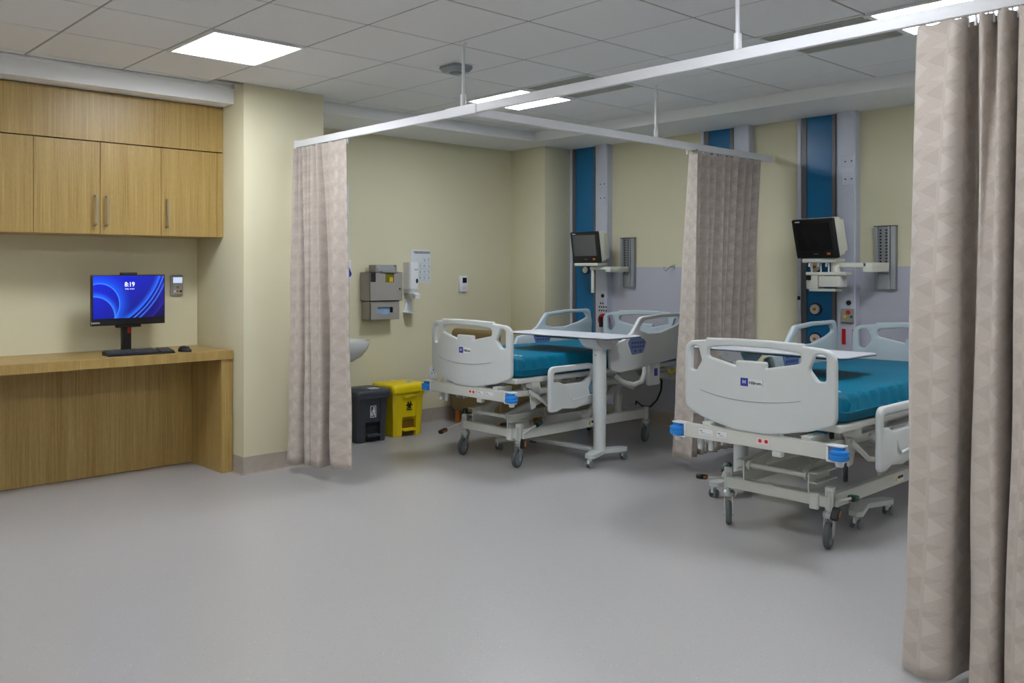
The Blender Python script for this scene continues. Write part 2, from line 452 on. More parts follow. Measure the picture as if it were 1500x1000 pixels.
# perforated air grilles
def vent(i, j, label):
    x0, y0 = GX+i*T, GY+j*T
    t = thing('air_grille', label, 'air vent', (x0+T/2, y0+T/2, CEIL))
    f = MB(); h = 0.296
    for a in (-1, 1):
        f.box(min(a*h, a*(h-0.014)), max(a*h, a*(h-0.014)), -h, h, -0.006, 0.012, 0.002, 1)
        f.box(-h+0.014, h-0.014, min(a*h, a*(h-0.014)), max(a*h, a*(h-0.014)), -0.006, 0.012, 0.002, 1)
    f.build('frame', M['tile'], t)
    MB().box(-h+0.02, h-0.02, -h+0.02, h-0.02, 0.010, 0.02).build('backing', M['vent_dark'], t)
    g = MB(); n = 30; s = 2*(h-0.014)/n
    for k in range(n+1):
        c = -h+0.014+k*s
        g.box(c-s*0.22, c+s*0.22, -h+0.014, h-0.014, 0.0, 0.003)
        g.box(-h+0.014, h-0.014, c-s*0.22, c+s*0.22, 0.0005, 0.0035)
    tag(g.build('perforated_face', M['vent_face'], t), kind='stuff')
    s2 = MB()
    for a in (-1, 1): s2.lathe([(0.009, -0.009), (0.009, 0.0)], 10, (a*0.24, -0.285, 0)).lathe([(0.009, -0.009), (0.009, 0.0)], 10, (a*0.24, 0.285, 0))
    split_build(s2, 'screw', M['metal_white'], t)
vent(3, 0, 'perforated grey ceiling air grille beside the light above the left bed')
vent(3, -3, 'perforated grey ceiling air grille at the top right beside the light panel')
# square grey detector
t = thing('ceiling_sensor', 'grey faceted sensor box fixed under the ceiling near the rail hanger', 'sensor', (3.77, 4.17, CEIL), R(0))
b = MB(); h = 0.082
pl = rounded([(-h, -h), (h, -h), (h, h), (-h, h)], 0.03, 2); pl2 = [(a*0.78, c*0.78) for a, c in pl]
A = [b.bm.verts.new((p, q, 0)) for p, q in pl]; B = [b.bm.verts.new((p, q, -0.022)) for p, q in pl]; D = [b.bm.verts.new((p, q, -0.045)) for p, q in pl2]
for a1, a2 in ((A, B), (B, D)):
    for k in range(len(pl)): b.bm.faces.new((a1[k], a1[(k+1) % len(pl)], a2[(k+1) % len(pl)], a2[k]))
b.bm.faces.new(A); b.bm.faces.new(D[::-1]); b.build('housing', mat('grey sensor plastic', (150, 156, 164), 0.3), t)
MB().box(-0.095, 0.095, -0.095, 0.095, -0.004, 0, 0.003, 1).build('base_plate', M['metal_white'], t)
MB().lathe([(0.035, -0.052), (0.045, -0.044)], 20).build('lens', M['hub'], t)

# ------------------------------------------------------------------ curtain rails
RX, RY, RZ = 3.42, 3.70, 2.335
t = thing('curtain_rail', 'long white ceiling-hung curtain rail crossing the room from the pillar to the foreground', 'curtain rail', (RX, 0, 0))
MB().box(-0.013, 0.013, -0.5, 5.52, RZ-0.018, RZ+0.032, 0.003, 1).build('track', M['rail'], t)
MB().box(-0.02, 0.02, 5.505, 5.52, RZ-0.025, RZ+0.04, 0.003, 1).build('end_bracket', M['rail'], t)
for y in (3.72, 2.0, 0.3):
    h = MB(); h.cyl((0, y, RZ+0.03), (0, y, CEIL), 0.009, n=12).cyl((0, y, RZ+0.03), (0, y, RZ+0.10), 0.016, n=12).cyl((0, y, CEIL-0.012), (0, y, CEIL), 0.02, n=12)
    h.build('hanger_rod', M['rail'], t)
MB().box(-0.016, 0.016, 3.60, 3.86, RZ-0.021, RZ+0.035, 0.002, 1).build('joint_sleeve', M['rail'], t)
t = thing('curtain_rail', 'shorter white curtain rail running between the two beds towards the head wall', 'curtain rail', (0, RY, 0))
MB().box(RX+0.10, 6.80, -0.013, 0.013, RZ-0.018, RZ+0.032, 0.003, 1).build('track', M['rail'], t)
j = MB(); j.prism([(RX+0.022, -0.09), (RX+0.04, -0.03), (RX+0.11, -0.013), (RX+0.11, 0.013), (RX+0.04, 0.03), (RX+0.022, 0.09)], 'z', RZ-0.018, RZ+0.032); j.build('junction', M['rail'], t)
MB().box(6.80, 6.84, -0.016, 0.016, RZ-0.022, RZ+0.036, 0.003, 1).build('end_cap', M['rail'], t)
h = MB(); h.cyl((5.25, 0, RZ+0.03), (5.25, 0, CEIL), 0.009, n=12).cyl((5.25, 0, RZ+0.03), (5.25, 0, RZ+0.09), 0.015, n=12).cyl((5.25, 0, CEIL-0.1), (5.25, 0, CEIL-0.05), 0.015, n=12); h.build('hanger_rod', M['rail'], t)

# ------------------------------------------------------------------ curtains
def catmull(P, n):
    out = []
    for i in range(len(P)-1):
        p0, p1, p2, p3 = P[max(i-1, 0)], P[i], P[i+1], P[min(i+2, len(P)-1)]
        for k in range(n):
            t = k/n
            out.append(tuple(0.5*((2*p1[c])+(-p0[c]+p2[c])*t+(2*p0[c]-5*p1[c]+4*p2[c]-p3[c])*t*t+(-p0[c]+3*p1[c]-3*p2[c]+p3[c])*t**3) for c in range(2)))
    out.append(tuple(P[-1])); return out
def curtain(label, top, bot, along, perp, origin, ztop, zbot, nz=40, sub=5, blend=0.9, hooks=True, seamx=None, lift=None):
    """top/bot: lists of (distance along rail, offset off rail)"""
    t = thing('privacy_curtain', label, 'curtain', (0, 0, 0))
    A, B = catmull(top, sub), catmull(bot, sub); n = len(A)
    along, perp, origin = Vector(along), Vector(perp), Vector(origin)
    bm = bmesh.new(); uvl = bm.loops.layers.uv.new('UVMap'); L = [0.0]
    for i in range(1, n): L.append(L[-1]+max(math.dist(A[i], A[i-1]), math.dist(B[i], B[i-1])))
    rows = []
    for j in range(nz+1):
        q = j/nz; wgt = q**blend; row = []
        for i in range(n):
            a = A[i][0]*(1-wgt)+B[i][0]*wgt; p = A[i][1]*(1-wgt)+B[i][1]*wgt
            p += 0.006*math.sin(5*q+L[i]*9)*q + 0.004*math.sin(17*q+L[i]*23)*q; a += 0.005*math.sin(3.3*q*PI+L[i]*7)*q
            zb = zbot if lift is None else zbot+lift(i/(n-1))
            z = ztop*(1-q)+zb*q
            if j == 0: z += 0.004*math.sin(L[i]*60)
            row.append(bm.verts.new(origin+along*a+perp*p+Vector((0, 0, z))))
        rows.append(row)
    for j in range(nz):
        for i in range(n-1):
            f = bm.faces.new((rows[j][i], rows[j][i+1], rows[j+1][i+1], rows[j+1][i])); f.smooth = True
            for lp, (ii, jj) in zip(f.loops, ((i, j), (i+1, j), (i+1, j+1), (i, j+1))): lp[uvl].uv = (L[ii], (1-jj/nz)*(ztop-zbot))
    me = bpy.data.meshes.new('cloth'); bm.to_mesh(me); bm.free()
    cl = obj('cloth', me, M['cut_a'], t)
    md = cl.modifiers.new('thick', 'SOLIDIFY'); md.thickness = 0.003; md.offset = 0
    # sewn hem band at the foot
    hm = MB()
    for dz, hgt in ((0.0, 0.0),): pass
    # heading tape and hooks
    hk = MB(); k = 0
    for i in range(2, n-1, 7):
        p = origin+along*A[i][0]+Vector((0, 0, ztop))
        hk.cyl((p.x, p.y, ztop-0.02), (p.x, p.y, RZ-0.019), 0.0035, n=6).cyl((p.x, p.y, ztop-0.025), (p.x, p.y, ztop+0.004), 0.006, n=6)
    hm.bm.free()
    tag(hk.build('hooks', M['metal_white'], t), kind='stuff')
    return t
# left curtain by the pillar : along = -Y from pillar, perp = -X
def zig(pairs): return pairs
topA = [(0.00, 0.02), (0.03, 0.05), (0.06, -0.02), (0.085, 0.045), (0.11, -0.03), (0.14, 0.05), (0.165, -0.02), (0.19, 0.04), (0.215, -0.03), (0.25, 0.05), (0.28, -0.02), (0.31, 0.045), (0.34, -0.02), (0.375, 0.04), (0.41, 0.01), (0.45, 0.035), (0.50, 0.03), (0.545, 0.015), (0.60, 0.03), (0.645, 0.02)]
botA = [(0.04, 0.06), (0.07, 0.13), (0.13, 0.14), (0.185, 0.09), (0.17, -0.03), (0.20, 0.04), (0.26, 0.115), (0.32, 0.12), (0.335, 0.08), (0.36, 0.12), (0.43, 0.13), (0.475, 0.10), (0.45, 0.00), (0.465, -0.05), (0.52, -0.03), (0.53, 0.03), (0.545, 0.09), (0.61, 0.11), (0.67, 0.08), (0.72, 0.03)]
curtain('pleated taupe privacy curtain hanging beside the cream pillar and the bins', topA, botA, (0, -1, 0), (-1, 0, 0), (RX, 5.50, 0), 2.306, 0.06, lift=lambda s: 0.0 + 0.05*s)
# curtain between beds : along = +X, perp = -Y
topB = []; botB = []
xx = 0.0; random.seed(4)
amp = [0.02, 0.05]; NB = 21
for k in range(NB):
    topB.append((1.0*k/(NB-1)+random.uniform(-0.008, 0.008), (0.045 if k % 2 else -0.03)+random.uniform(-0.012, 0.012)))
    botB.append((-0.14+0.90*k/(NB-1)+random.uniform(-0.01, 0.01), (0.07 if k % 2 else -0.045)+random.uniform(-0.02, 0.02)))
topB[0] = (0.0, 0.10); topB[1] = (0.03, 0.04)
botB[0] = (-0.22, 0.20); botB[1] = (-0.16, 0.10); botB[2] = (-0.13, -0.03)
curtain('gathered taupe privacy curtain hanging between the two hospital beds', topB, botB, (1, 0, 0), (0, -1, 0), (5.62, RY, 0), 2.306, 0.05, lift=lambda s: 0.03-0.02*s)
# foreground curtain on the right : along = -Y
topC = [(0.00, 0.03), (0.05, 0.035), (0.10, 0.04), (0.135, 0.05), (0.155, 0.02), (0.15, -0.04), (0.175, -0.05), (0.19, 0.0), (0.205, 0.05), (0.225, 0.045), (0.235, -0.02), (0.25, -0.02), (0.262, 0.05), (0.285, 0.05), (0.30, -0.01), (0.318, 0.0), (0.325, 0.05), (0.36, 0.06), (0.385, 0.05), (0.38, -0.05), (0.41, -0.06), (0.425, 0.0), (0.43, 0.045), (0.45, 0.02), (0.47, 0.05), (0.50, 0.0), (0.52, 0.05), (0.55, 0.045), (0.575, -0.02), (0.60, 0.05), (0.64, 0.06), (0.67, -0.03), (0.70, 0.04), (0.74, 0.05), (0.77, -0.04), (0.82, 0.05), (0.88, 0.03)]
botC = [(-0.04, 0.03), (-0.02, 0.10), (0.03, 0.13), (0.08, 0.135), (0.125, 0.10), (0.13, 0.02), (0.14, -0.06), (0.175, -0.08), (0.18, -0.03), (0.175, 0.06), (0.195, 0.12), (0.235, 0.13), (0.265, 0.10), (0.275, 0.02), (0.28, -0.06), (0.30, -0.06), (0.29, 0.04), (0.30, 0.11), (0.34, 0.14), (0.39, 0.14), (0.43, 0.12), (0.44, 0.05), (0.43, -0.05), (0.46, -0.07), (0.465, 0.04), (0.48, 0.10), (0.53, 0.13), (0.57, 0.11), (0.575, -0.04), (0.60, -0.04), (0.61, 0.08), (0.67, 0.12), (0.72, 0.08), (0.72, -0.05), (0.76, -0.05), (0.78, 0.08), (0.86, 0.10)]
curtain('large taupe privacy curtain hanging at the right edge in the foreground', topC, botC, (0, -1, 0), (-1, 0, 0), (RX, 1.275, 0), 2.304, 0.02, nz=60, sub=6, blend=0.7)

# ------------------------------------------------------------------ oak desk and cabinets
t = thing('desk', 'long built-in oak desk under the wall cabinets, left of the cream pillar', 'desk', (2.988, 5.655, 0))
MB().box(-3.2, 0, 0, YC-5.655-0.001, 0.80, 0.862, 0.002, 1).build('worktop', M['wood'], t)
MB().box(-0.088, 0, 0.012, YC-5.655-0.001, 0, 0.799, 0.002, 1).build('end_panel', M['wood'], t)
MB().box(-3.2, -0.089, 0.475, 0.495, 0.004, 0.799, 0.001, 1).build('back_panel', M['wood'], t)
YD = 5.824
def cabinet(label, x0, x1, doors, filler=False):
    t = thing('wall_cabinet', label, 'cabinet', (x0, YD, 1.665))
    W = x1-x0
    MB().box(0.001, W-0.001, 0.021, YC-YD-0.001, 0, 0.61).build('body', M['wood'], t)
    for (a, b, hx) in doors:
        d = MB().box(a-x0+0.0016, b-x0-0.0016, 0, 0.020, 0.001, 0.607, 0.001, 1).build('door', M['wood'], t)
        if hx is not None:
            hh = MB(); u = hx-x0
            hh.tube([(u, 0, 0.06), (u, -0.028, 0.06), (u, -0.034, 0.066), (u, -0.034, 0.245), (u, -0.028, 0.251), (u, 0, 0.251)], 0.0065, 10)
            hh.build('handle', M['steel'], d)
    if filler: MB().box(2.946-x0+0.0016, W-0.001, 0, 0.02, 0.001, 0.607, 0.001, 1).build('filler_strip', M['wood'], t)
cabinet('oak wall cabinet at the left edge of the picture, its handle out of view', 0.854, 1.69, [(0.854, 1.272, 1.24), (1.272, 1.69, 1.305)])
cabinet('double-door oak wall cabinet with two steel handles side by side', 1.69, 2.526, [(1.69, 2.108, 2.072), (2.108, 2.526, 2.145)])
cabinet('single-door oak wall cabinet beside the cream pillar', 2.526, 2.994, [(2.526, 2.946, 2.562)], True)
tag(MB().box(-0.4, 2.994, YD, YC-0.001, 2.279, 2.6, 0.001, 1).build('cabinet_fascia', M['wood']), 'plain oak fascia panel above the wall cabinet doors', 'panel')

# ------------------------------------------------------------------ computer on the desk
DT = 0.862
t = thing('computer_monitor', 'black computer monitor showing 8:19 on a blue wallpaper, standing on the oak desk', 'monitor', (2.365, 6.02, DT), R(6))
MB().box(-0.11, 0.11, -0.10, 0.10, 0, 0.012, 0.004, 2).build('base', M['black'], t)
MB().box(-0.032, 0.032, 0.0, 0.035, 0.012, 0.24, 0.004, 2).build('stand', M['black'], t)
tag(MB().box(0.002, 0.026, -0.0012, 0.002, 0.13, 0.205).build('stand_insert', M['red'], t), 'red insert')
sh = MB().box(-0.27, 0.27, -0.035, -0.005, 0.19, 0.535, 0.004, 2); sh.box(-0.10, 0.10, -0.006, 0.02, 0.24, 0.42, 0.006, 2); sh.build('housing', M['black'], t)
MB().box(-0.09, 0.09, -0.03, 0.0, 0.172, 0.192, 0.004, 1).build('cable_cover', M['black'], t)
MB().box(-0.06, 0.06, -0.034, -0.004, 0.533, 0.551, 0.005, 2).build('webcam', M['black'], t)
sb = bmesh.new(); uvl = sb.loops.layers.uv.new('UVMap')
vs = [sb.verts.new(p) for p in ((-0.262, -0.0358, 0.238), (0.262, -0.0358, 0.238), (0.262, -0.0358, 0.528), (-0.262, -0.0358, 0.528))]
f = sb.faces.new(vs)
for lp, u in zip(f.loops, ((0, 0), (1, 0), (1, 1), (0, 1))): lp[uvl].uv = u
me = bpy.data.meshes.new('display'); sb.to_mesh(me); sb.free(); dsp = obj('display', me, M['screen'], t)
text('clock_text', '8:19', 0.044, M['text_white'], dsp, face_mx((0.0, -0.0366, 0.468), (0, -1, 0)), bold=0.0003)
text('date_text', 'Friday, 19 April', 0.011, M['text_white'], dsp, face_mx((0.0, -0.0366, 0.438), (0, -1, 0)))
text('maker_text', 'Lenovo', 0.02, M['label'], t, face_mx((-0.245, -0.0356, 0.212), (0, -1, 0)), bold=0.0004)
t = thing('keyboard', 'black computer keyboard lying on the oak desk under the monitor', 'keyboard', (2.36, 5.80, DT), R(-3))
kb = MB(); kb.prism([(-0.068, 0), (0.066, 0), (0.066, 0.024), (0.058, 0.027), (-0.062, 0.012), (-0.068, 0.008)], 'x', -0.225, 0.225); kb.build('case', M['black'], t)
ky = MB()
for r in range(6):
    for c in range(20):
        if 3 <= c <= 8 and r == 0: continue
        y = -0.054+r*0.0195; z = 0.014+(y+0.062)*0.125; x = -0.215+c*0.0222
        if c == 15: continue
        ky.box(x, x+0.018, y, y+0.0155, z-0.002, z+0.005, 0.0015, 1)
tag(ky.build('keys', mat('key plastic', (66, 68, 72), 0.5), t), kind='stuff')
t = thing('computer_mouse', 'black computer mouse on the right end of the oak desk', 'mouse', (2.68, 5.78, DT), R(-65))
ms = MB(); r = bmesh.ops.create_uvsphere(ms.bm, u_segments=20, v_segments=12, radius=1)
for v in ms.bm.verts:
    x, y, z = v.co; v.co = Vector((x*0.056, y*0.032*(1-0.12*x), max(z, -0.15)*0.034*(1.0-0.25*x)+0.0055))
ms.build('body', M['black'], t)
MB().cyl((0.030, -0.004, 0.030), (0.030, 0.004, 0.030), 0.008, n=14).build('scroll_wheel', M['rubber'], t)
t = thing('wall_intercom', 'silver wall keypad with a small lit display beside the monitor', 'keypad', (2.825, YC, 1.238))
MB().box(-0.048, 0.048, -0.018, 0, 0, 0.155, 0.006, 2).build('housing', M['grey_alu'], t)
MB().box(-0.041, 0.041, -0.027, -0.02, 0.012, 0.148, 0.003, 1).build('faceplate', mat('silver plate', (170, 168, 160), 0.35, 0.3), t)
MB().box(-0.036, 0.036, -0.029, -0.026, 0.096, 0.138).build('display', M['lcd'], t)
for (x, m_) in ((-0.024, 'label'), (0.0, 'amber'), (0.024, 'dark')):
    MB().cyl((x, -0.031, 0.034), (x, -0.026, 0.034), 0.008, n=14).build('button', M[m_], t)
MB().box(-0.008, 0.008, -0.03, -0.026, 0.055, 0.072, 0.002, 1).build('button', M['hub'], t)

# ------------------------------------------------------------------ basin wall
t = thing('wash_basin', 'white ceramic wash basin on the cream wall, mostly hidden by the left curtain', 'basin', (4.215, YW, 0.66))
b = MB(); rings = []
prof = [(0.02, 0.00), (0.10, 0.005), (0.17, 0.045), (0.225, 0.11), (0.245, 0.165), (0.245, 0.18), (0.225, 0.18), (0.21, 0.165), (0.15, 0.08), (0.05, 0.04)]
for r_, z_ in prof:
    rings.append([b.bm.verts.new((r_*math.cos(2*PI*k/28), -0.235+r_*0.94*math.sin(2*PI*k/28), z_)) for k in range(28)])
for a, c in zip(rings, rings[1:]):
    for k in range(28): b.bm.faces.new((a[k], a[(k+1) % 28], c[(k+1) % 28], c[k]))
b.bm.faces.new(rings[0][::-1]); b.bm.faces.new(rings[-1])
b.box(-0.17, 0.17, -0.12, -0.001, 0.06, 0.18, 0.02, 3)
b.build('bowl', M['ceramic'], t)
tp = MB(); tp.tube([(0, -0.06, 0.18), (0, -0.06, 0.30), (0, -0.08, 0.33), (0, -0.16, 0.33), (0, -0.18, 0.30)], 0.013, 10); tp.build('tap', M['chrome'], t)
MB().cyl((0, -0.235, -0.1), (0, -0.235, 0.0), 0.02).cyl((0, -0.235, -0.1), (0, -0.001, -0.14), 0.018).build('waste_pipe', M['chrome'], t)
t = thing('towel_dispenser', 'white wall dispenser with a blue drop mark, peeping out behind the left curtain', 'dispenser', (4.265, YW, 1.30))
MB().box(-0.15, 0.15, -0.11, 0, 0, 0.22, 0.02, 3).build('housing', M['metal_white'], t)
dr = MB().lathe([(0.03, -0.002), (0.03, 0.001)], 24, (0, 0, 0), 'y')
for v in dr.bm.verts:
    v.co.x *= 0.8; v.co.z *= 1.0
    if v.co.z > 0: v.co.x *= (1-v.co.z/0.034); v.co.z *= 1.7
dr.xf(Matrix.Translation((0.118, -0.1105, 0.10))); dr.build('drop_mark', mat('royal blue', (20, 40, 160), 0.4), t)
t = thing('wall_notice', 'tall narrow white notice on the wall beside the left curtain', 'notice', (4.36, YW, 1.52))
nt = MB().box(-0.10, 0.10, -0.004, 0, 0, 0.17).box(-0.09, 0.095, -0.004, 0, 0.17, 0.66).build('sheet', M['poster'], t)
ln = MB()
for k in range(14): ln.box(0.055, 0.085, -0.0046, -0.0038, 0.02+k*0.028, 0.028+k*0.028)
tag(ln.build('print', M['dark'], t), kind='stuff')

t = thing('glove_dispenser', 'grey-taupe metal dispenser cabinet with a yellow window on the cream wall', 'dispenser', (4.77, YW, 0.99))
def openbox(mb, x0, x1, y0, z0, z1, hx0, hx1, hz0, hz1, wall=0.004):
    mb.box(x0, x0+wall, y0, -0.001, z0, z1).box(x1-wall, x1, y0, -0.001, z0, z1).box(x0, x1, y0, -0.001, z0, z0+wall).box(x0, x1, y0, -0.001, z1-wall, z1)
    mb.box(x0, hx0, y0, y0+wall, z0, z1).box(hx1, x1, y0, y0+wall, z0, z1).box(hx0, hx1, y0, y0+wall, z0, hz0).box(hx0, hx1, y0, y0+wall, hz1, z1)
c = MB(); openbox(c, -0.175, 0.145, -0.13, 0, 0.165, -0.10, 0.075, 0.06, 0.112); c.build('lower_tray', M['disp'], t)
MB().box(-0.165, 0.135, -0.11, -0.01, 0.02, 0.11).build('glove_box', mat('pale blue card box', (150, 180, 210), 0.6), t)
MB().box(0.055, 0.075, -0.1262, -0.1100, 0.062, 0.110).build('glove_slot', M['black'], t)
gl = MB(); gl.prism([(-0.06, 0.05), (-0.01, 0.045), (0.03, 0.055), (0.02, 0.09), (-0.005, 0.082), (-0.03, 0.085)], 'y', -0.136, -0.126); gl.build('glove', mat('pale blue glove', (140, 178, 214), 0.6), t)
c = MB(); openbox(c, -0.19, 0.17, -0.145, 0.168, 0.42, -0.02, 0.075, 0.33, 0.412); c.build('upper_cabinet', M['disp'], t)
MB().box(-0.03, 0.085, -0.135, -0.13, 0.32, 0.415).build('window', mat('olive box behind window', (120, 112, 20), 0.4), t)
MB().box(0.03, 0.07, -0.14, -0.134, 0.335, 0.375).build('yellow_box', mat('yellow card box', (220, 190, 40), 0.5), t)
MB().cyl((0.14, -0.150, 0.27), (0.14, -0.144, 0.27), 0.008).build('lock', M['dark'], t)
gr = MB()
for a in range(3):
    for b_ in range(5): gr.box(-0.174+a*0.014, -0.164+a*0.014, -0.1465, -0.1445, 0.345+b_*0.013, 0.354+b_*0.013)
gr.box(-0.182, -0.128, -0.1452, -0.1448, 0.335, 0.415)
tag(gr.build('vent_slots', M['dark'], t), kind='stuff')
rl = MB().cyl((-0.10, -0.09, 0.44), (0.10, -0.09, 0.44), 0.045, n=24); rl.build('roll_holder', mat('grey roll', (150, 152, 156), 0.4), t)
MB().box(-0.12, -0.105, -0.135, -0.03, 0.42, 0.485, 0.004, 1).box(0.105, 0.12, -0.135, -0.03, 0.42, 0.485, 0.004, 1).box(-0.07, 0.11, -0.16, -0.12, 0.418, 0.428).build('roll_bracket', M['disp'], t)

t = thing('soap_dispenser', 'white wall-mounted soap dispenser overlapping the printed poster', 'dispenser', (5.12, YW, 1.17))
b = MB(); P = rounded([(-0.055, 0), (-0.055, -0.11), (0.055, -0.11), (0.055, 0)], [0, 0.04, 0.04, 0], 6)
b.prism(P, 'z', 0.085, 0.33); b.build('body', M['metal_white'], t)
b = MB(); b.prism([(p*0.86, q*0.9) for p, q in P], 'z', 0.045, 0.085); b.build('collar', M['bed'], t)
b = MB(); b.prism([(-0.02, 0.0), (-0.13, 0.0), (-0.135, 0.035), (-0.10, 0.05), (-0.02, 0.05)], 'x', -0.02, 0.04); b.build('push_lever', M['metal_white'], t)
b = MB().lathe([(0.013, -0.002), (0.013, 0.001)], 20, (0, 0, 0), 'y')
for v in b.bm.verts: v.co.z *= 1.7
b.xf(Matrix.Translation((0.02, -0.1102, 0.16))); b.build('sight_window', M['dark'], t)
text('print', 'SOAP', 0.016, M['dark'], t, face_mx((0.01, -0.1104, 0.262), (0, -1, 0)))
t = thing('drip_tray', 'small white drip shelf on the wall under the soap dispenser', 'tray', (5.115, YW, 1.035))
b = MB(); b.prism([(-0.02, 0.13), (0.03, 0.13), (0.055, 0), (-0.055, 0)], 'y', -0.006, -0.001)
b.prism(rounded([(-0.055, 0), (-0.05, -0.12), (0.05, -0.12), (0.055, 0)], [0, 0.03, 0.03, 0], 5), 'z', 0, 0.008); b.build('shelf', M['ceramic'], t)
t = thing('poster', 'white printed instruction poster on the cream wall behind the soap dispenser', 'poster', (5.275, YW, 1.31))
MB().box(-0.12, 0.12, -0.004, 0, 0, 0.31, 0.001, 1).build('sheet', M['poster'], t)
pr_ = MB(); random.seed(3)
for k in range(3):
    x = -0.09+k*0.012
    while x < 0.11:
        wd = random.uniform(0.012, 0.03); pr_.box(x+0.03*(k == 2), min(x+wd, 0.112)+0.0, -0.0047, -0.0039, 0.285-k*0.011, 0.292-k*0.011) if x+0.03*(k == 2) < min(x+wd, 0.112) else None; x += wd+0.004
for r_ in range(4):
    for c_ in range(4):
        x = -0.08+c_*0.052; z = 0.225-r_*0.056
        if r_ == 0 and c_ < 2: continue
        for q in range(5): pr_.box(x+random.uniform(0, 0.02), x+random.uniform(0.022, 0.036), -0.0047, -0.0039, z-q*0.006, z-q*0.006+0.002)
    pr_.box(-0.06, 0.11, -0.0047, -0.0039, 0.185-r_*0.056, 0.1862-r_*0.056)
tag(pr_.build('print', M['dark'], t), kind='stuff')
t = thing('thermostat', 'small white wall thermostat with a dark display near the room corner', 'thermostat', (5.80, YW, 1.215))
MB().box(-0.052, 0.052, -0.03, 0, 0, 0.16, 0.008, 2).build('housing', M['metal_white'], t)
MB().box(-0.02, 0.034, -0.032, -0.029, 0.09, 0.14).build('display', M['glass'], t)
MB().box(-0.02, 0.034, -0.0315, -0.029, 0.03, 0.055, 0.003, 1).build('button_strip', M['bed'], t)
t = thing('wall_socket', 'white wall socket low on the cream wall just left of the left bed', 'socket', (5.42, YW, 0.40))
MB().box(-0.045, 0.045, -0.012, 0, 0, 0.12, 0.004, 2).build('faceplate', M['metal_white'], t)
b = MB()
for q in (-0.016, 0.016): b.box(q-0.003, q+0.003, -0.0135, -0.0115, 0.05, 0.066)
b.box(-0.004, 0.004, -0.0135, -0.0115, 0.075, 0.095); b.build('pin_slots', M['dark'], t)

# pedal bins
def pedal_bin(name, label, loc, m, w=0.34, d=0.30, h=0.43, rz=0.0, bio=False):
    t = thing(name, label, 'bin', loc, rz)
    # tapered shell with a front niche
    def ring(s, z, grow=0.0):
        a, b2 = w/2*s+grow, d/2*s+grow; nx = 0.065*1.05
        return a, b2, z
    b = MB(); secs = []
    for s, z in ((0.86, 0.0), (0.88, 0.02), (0.905, 0.150), (0.91, 0.165), (0.97, h-0.07), (1.0, h-0.06)):
        a, q = w/2*s, d/2*s; n = 0.075; dep = 0.05 if z < 0.16 else 0.008
        if z >= h-0.065: n, dep = 0.075, 0.0
        P = [(-a, -q+0.02), (-a+0.03, -q), (-n, -q), (-n+0.004, -q+dep), (n-0.004, -q+dep), (n, -q), (a-0.03, -q), (a, -q+0.03), (a, q-0.03), (a-0.03, q), (-a+0.03, q), (-a, q-0.03)]
        secs.append([b.bm.verts.new((x, y, z)) for x, y in P])
    for A_, B_ in zip(secs, secs[1:]):
        for k in range(12): b.bm.faces.new((A_[k], A_[(k+1) % 12], B_[(k+1) % 12], B_[k]))
    b.bm.faces.new(secs[0][::-1]); b.bm.faces.new(secs[-1])
    b.build('body', m, t, smooth=25)
    a, q = w/2+0.012, d/2+0.012
    O = rounded([(-a, -q), (a, -q), (a, q), (-a, q)], 0.05, 6)
    b = MB(); b.prism(O, 'z', h-0.065, h-0.035); b.build('rim', m, t, smooth=50)
    b = MB(); lo = [(x*1.0, y*1.0) for x, y in O]
    r1 = [b.bm.verts.new((x, y, h-0.034)) for x, y in lo]; r2 = [b.bm.verts.new((x, y, h-0.012)) for x, y in lo]; r3 = [b.bm.verts.new((x*0.93, y*0.93, h+0.002)) for x, y in lo]
    for A_, B_ in ((r1, r2), (r2, r3)):
        for k in range(len(lo)): b.bm.faces.new((A_[k], A_[(k+1) % len(lo)], B_[(k+1) % len(lo)], B_[k]))
    b.bm.faces.new(r1[::-1]); b.bm.faces.new(r3)
    b.box(-a*0.9, a*0.9, 0.02, 0.035, h, h+0.006, 0.002, 1)
    lid = b.build('lid', m, t, smooth=50)
    MB().box(0.02, 0.10, -0.09, -0.01, h+0.0022, h+0.0036).build('label', M['label'], lid)
    MB().box(0.035, 0.085, -0.075, -0.04, h+0.0034, h+0.0042).build('label_print', M['hub'], lid)
    # niche plate with the recess shade put into its colour, and pedal
    MB().box(-0.066, 0.066, -q+0.052, -q+0.065, 0.01, 0.13).build('niche', M['bin_in'] if not bio else mat('yellow plastic with painted shade', (120, 84, 8), 0.5), t)
    pd = MB().box(-0.064, 0.064, -q+0.006, -q+0.06, 0.045, 0.066, 0.004, 2); pd.build('pedal', m, t)
    return t, -d/2*0.942+0.008
t, yf = pedal_bin('pedal_bin', 'charcoal grey pedal bin under the wash basin, left of the yellow one', (4.395, 6.02, 0), M['bin'], rz=R(-2))
b = MB(); z0 = 0.205
for (x0, x1, za, zb) in ((-0.028, 0.028, z0, z0+0.004), (-0.028, 0.028, z0+0.092, z0+0.096), (-0.028, -0.024, z0, z0+0.096), (0.024, 0.028, z0, z0+0.096)): b.box(x0, x1, yf-0.010, yf+0.002, za, zb)
b.cyl((0.006, yf-0.010, z0+0.078), (0.006, yf+0.002, z0+0.078), 0.007, n=12)
b.prism([(0.0, z0+0.07), (0.012, z0+0.068), (0.014, z0+0.035), (0.016, z0+0.015), (0.008, z0+0.015), (0.004, z0+0.04), (-0.012, z0+0.05), (-0.012, z0+0.044)], 'y', yf-0.010, yf+0.002)
b.prism([(-0.018, z0+0.04), (-0.004, z0+0.04), (-0.006, z0+0.014), (-0.016, z0+0.014)], 'y', yf-0.010, yf+0.002)
b.xf(Matrix.Translation((0, 0.0, 0)))
o = b.build('litter_symbol', M['label'], t)
o.location = (0, 0, 0)
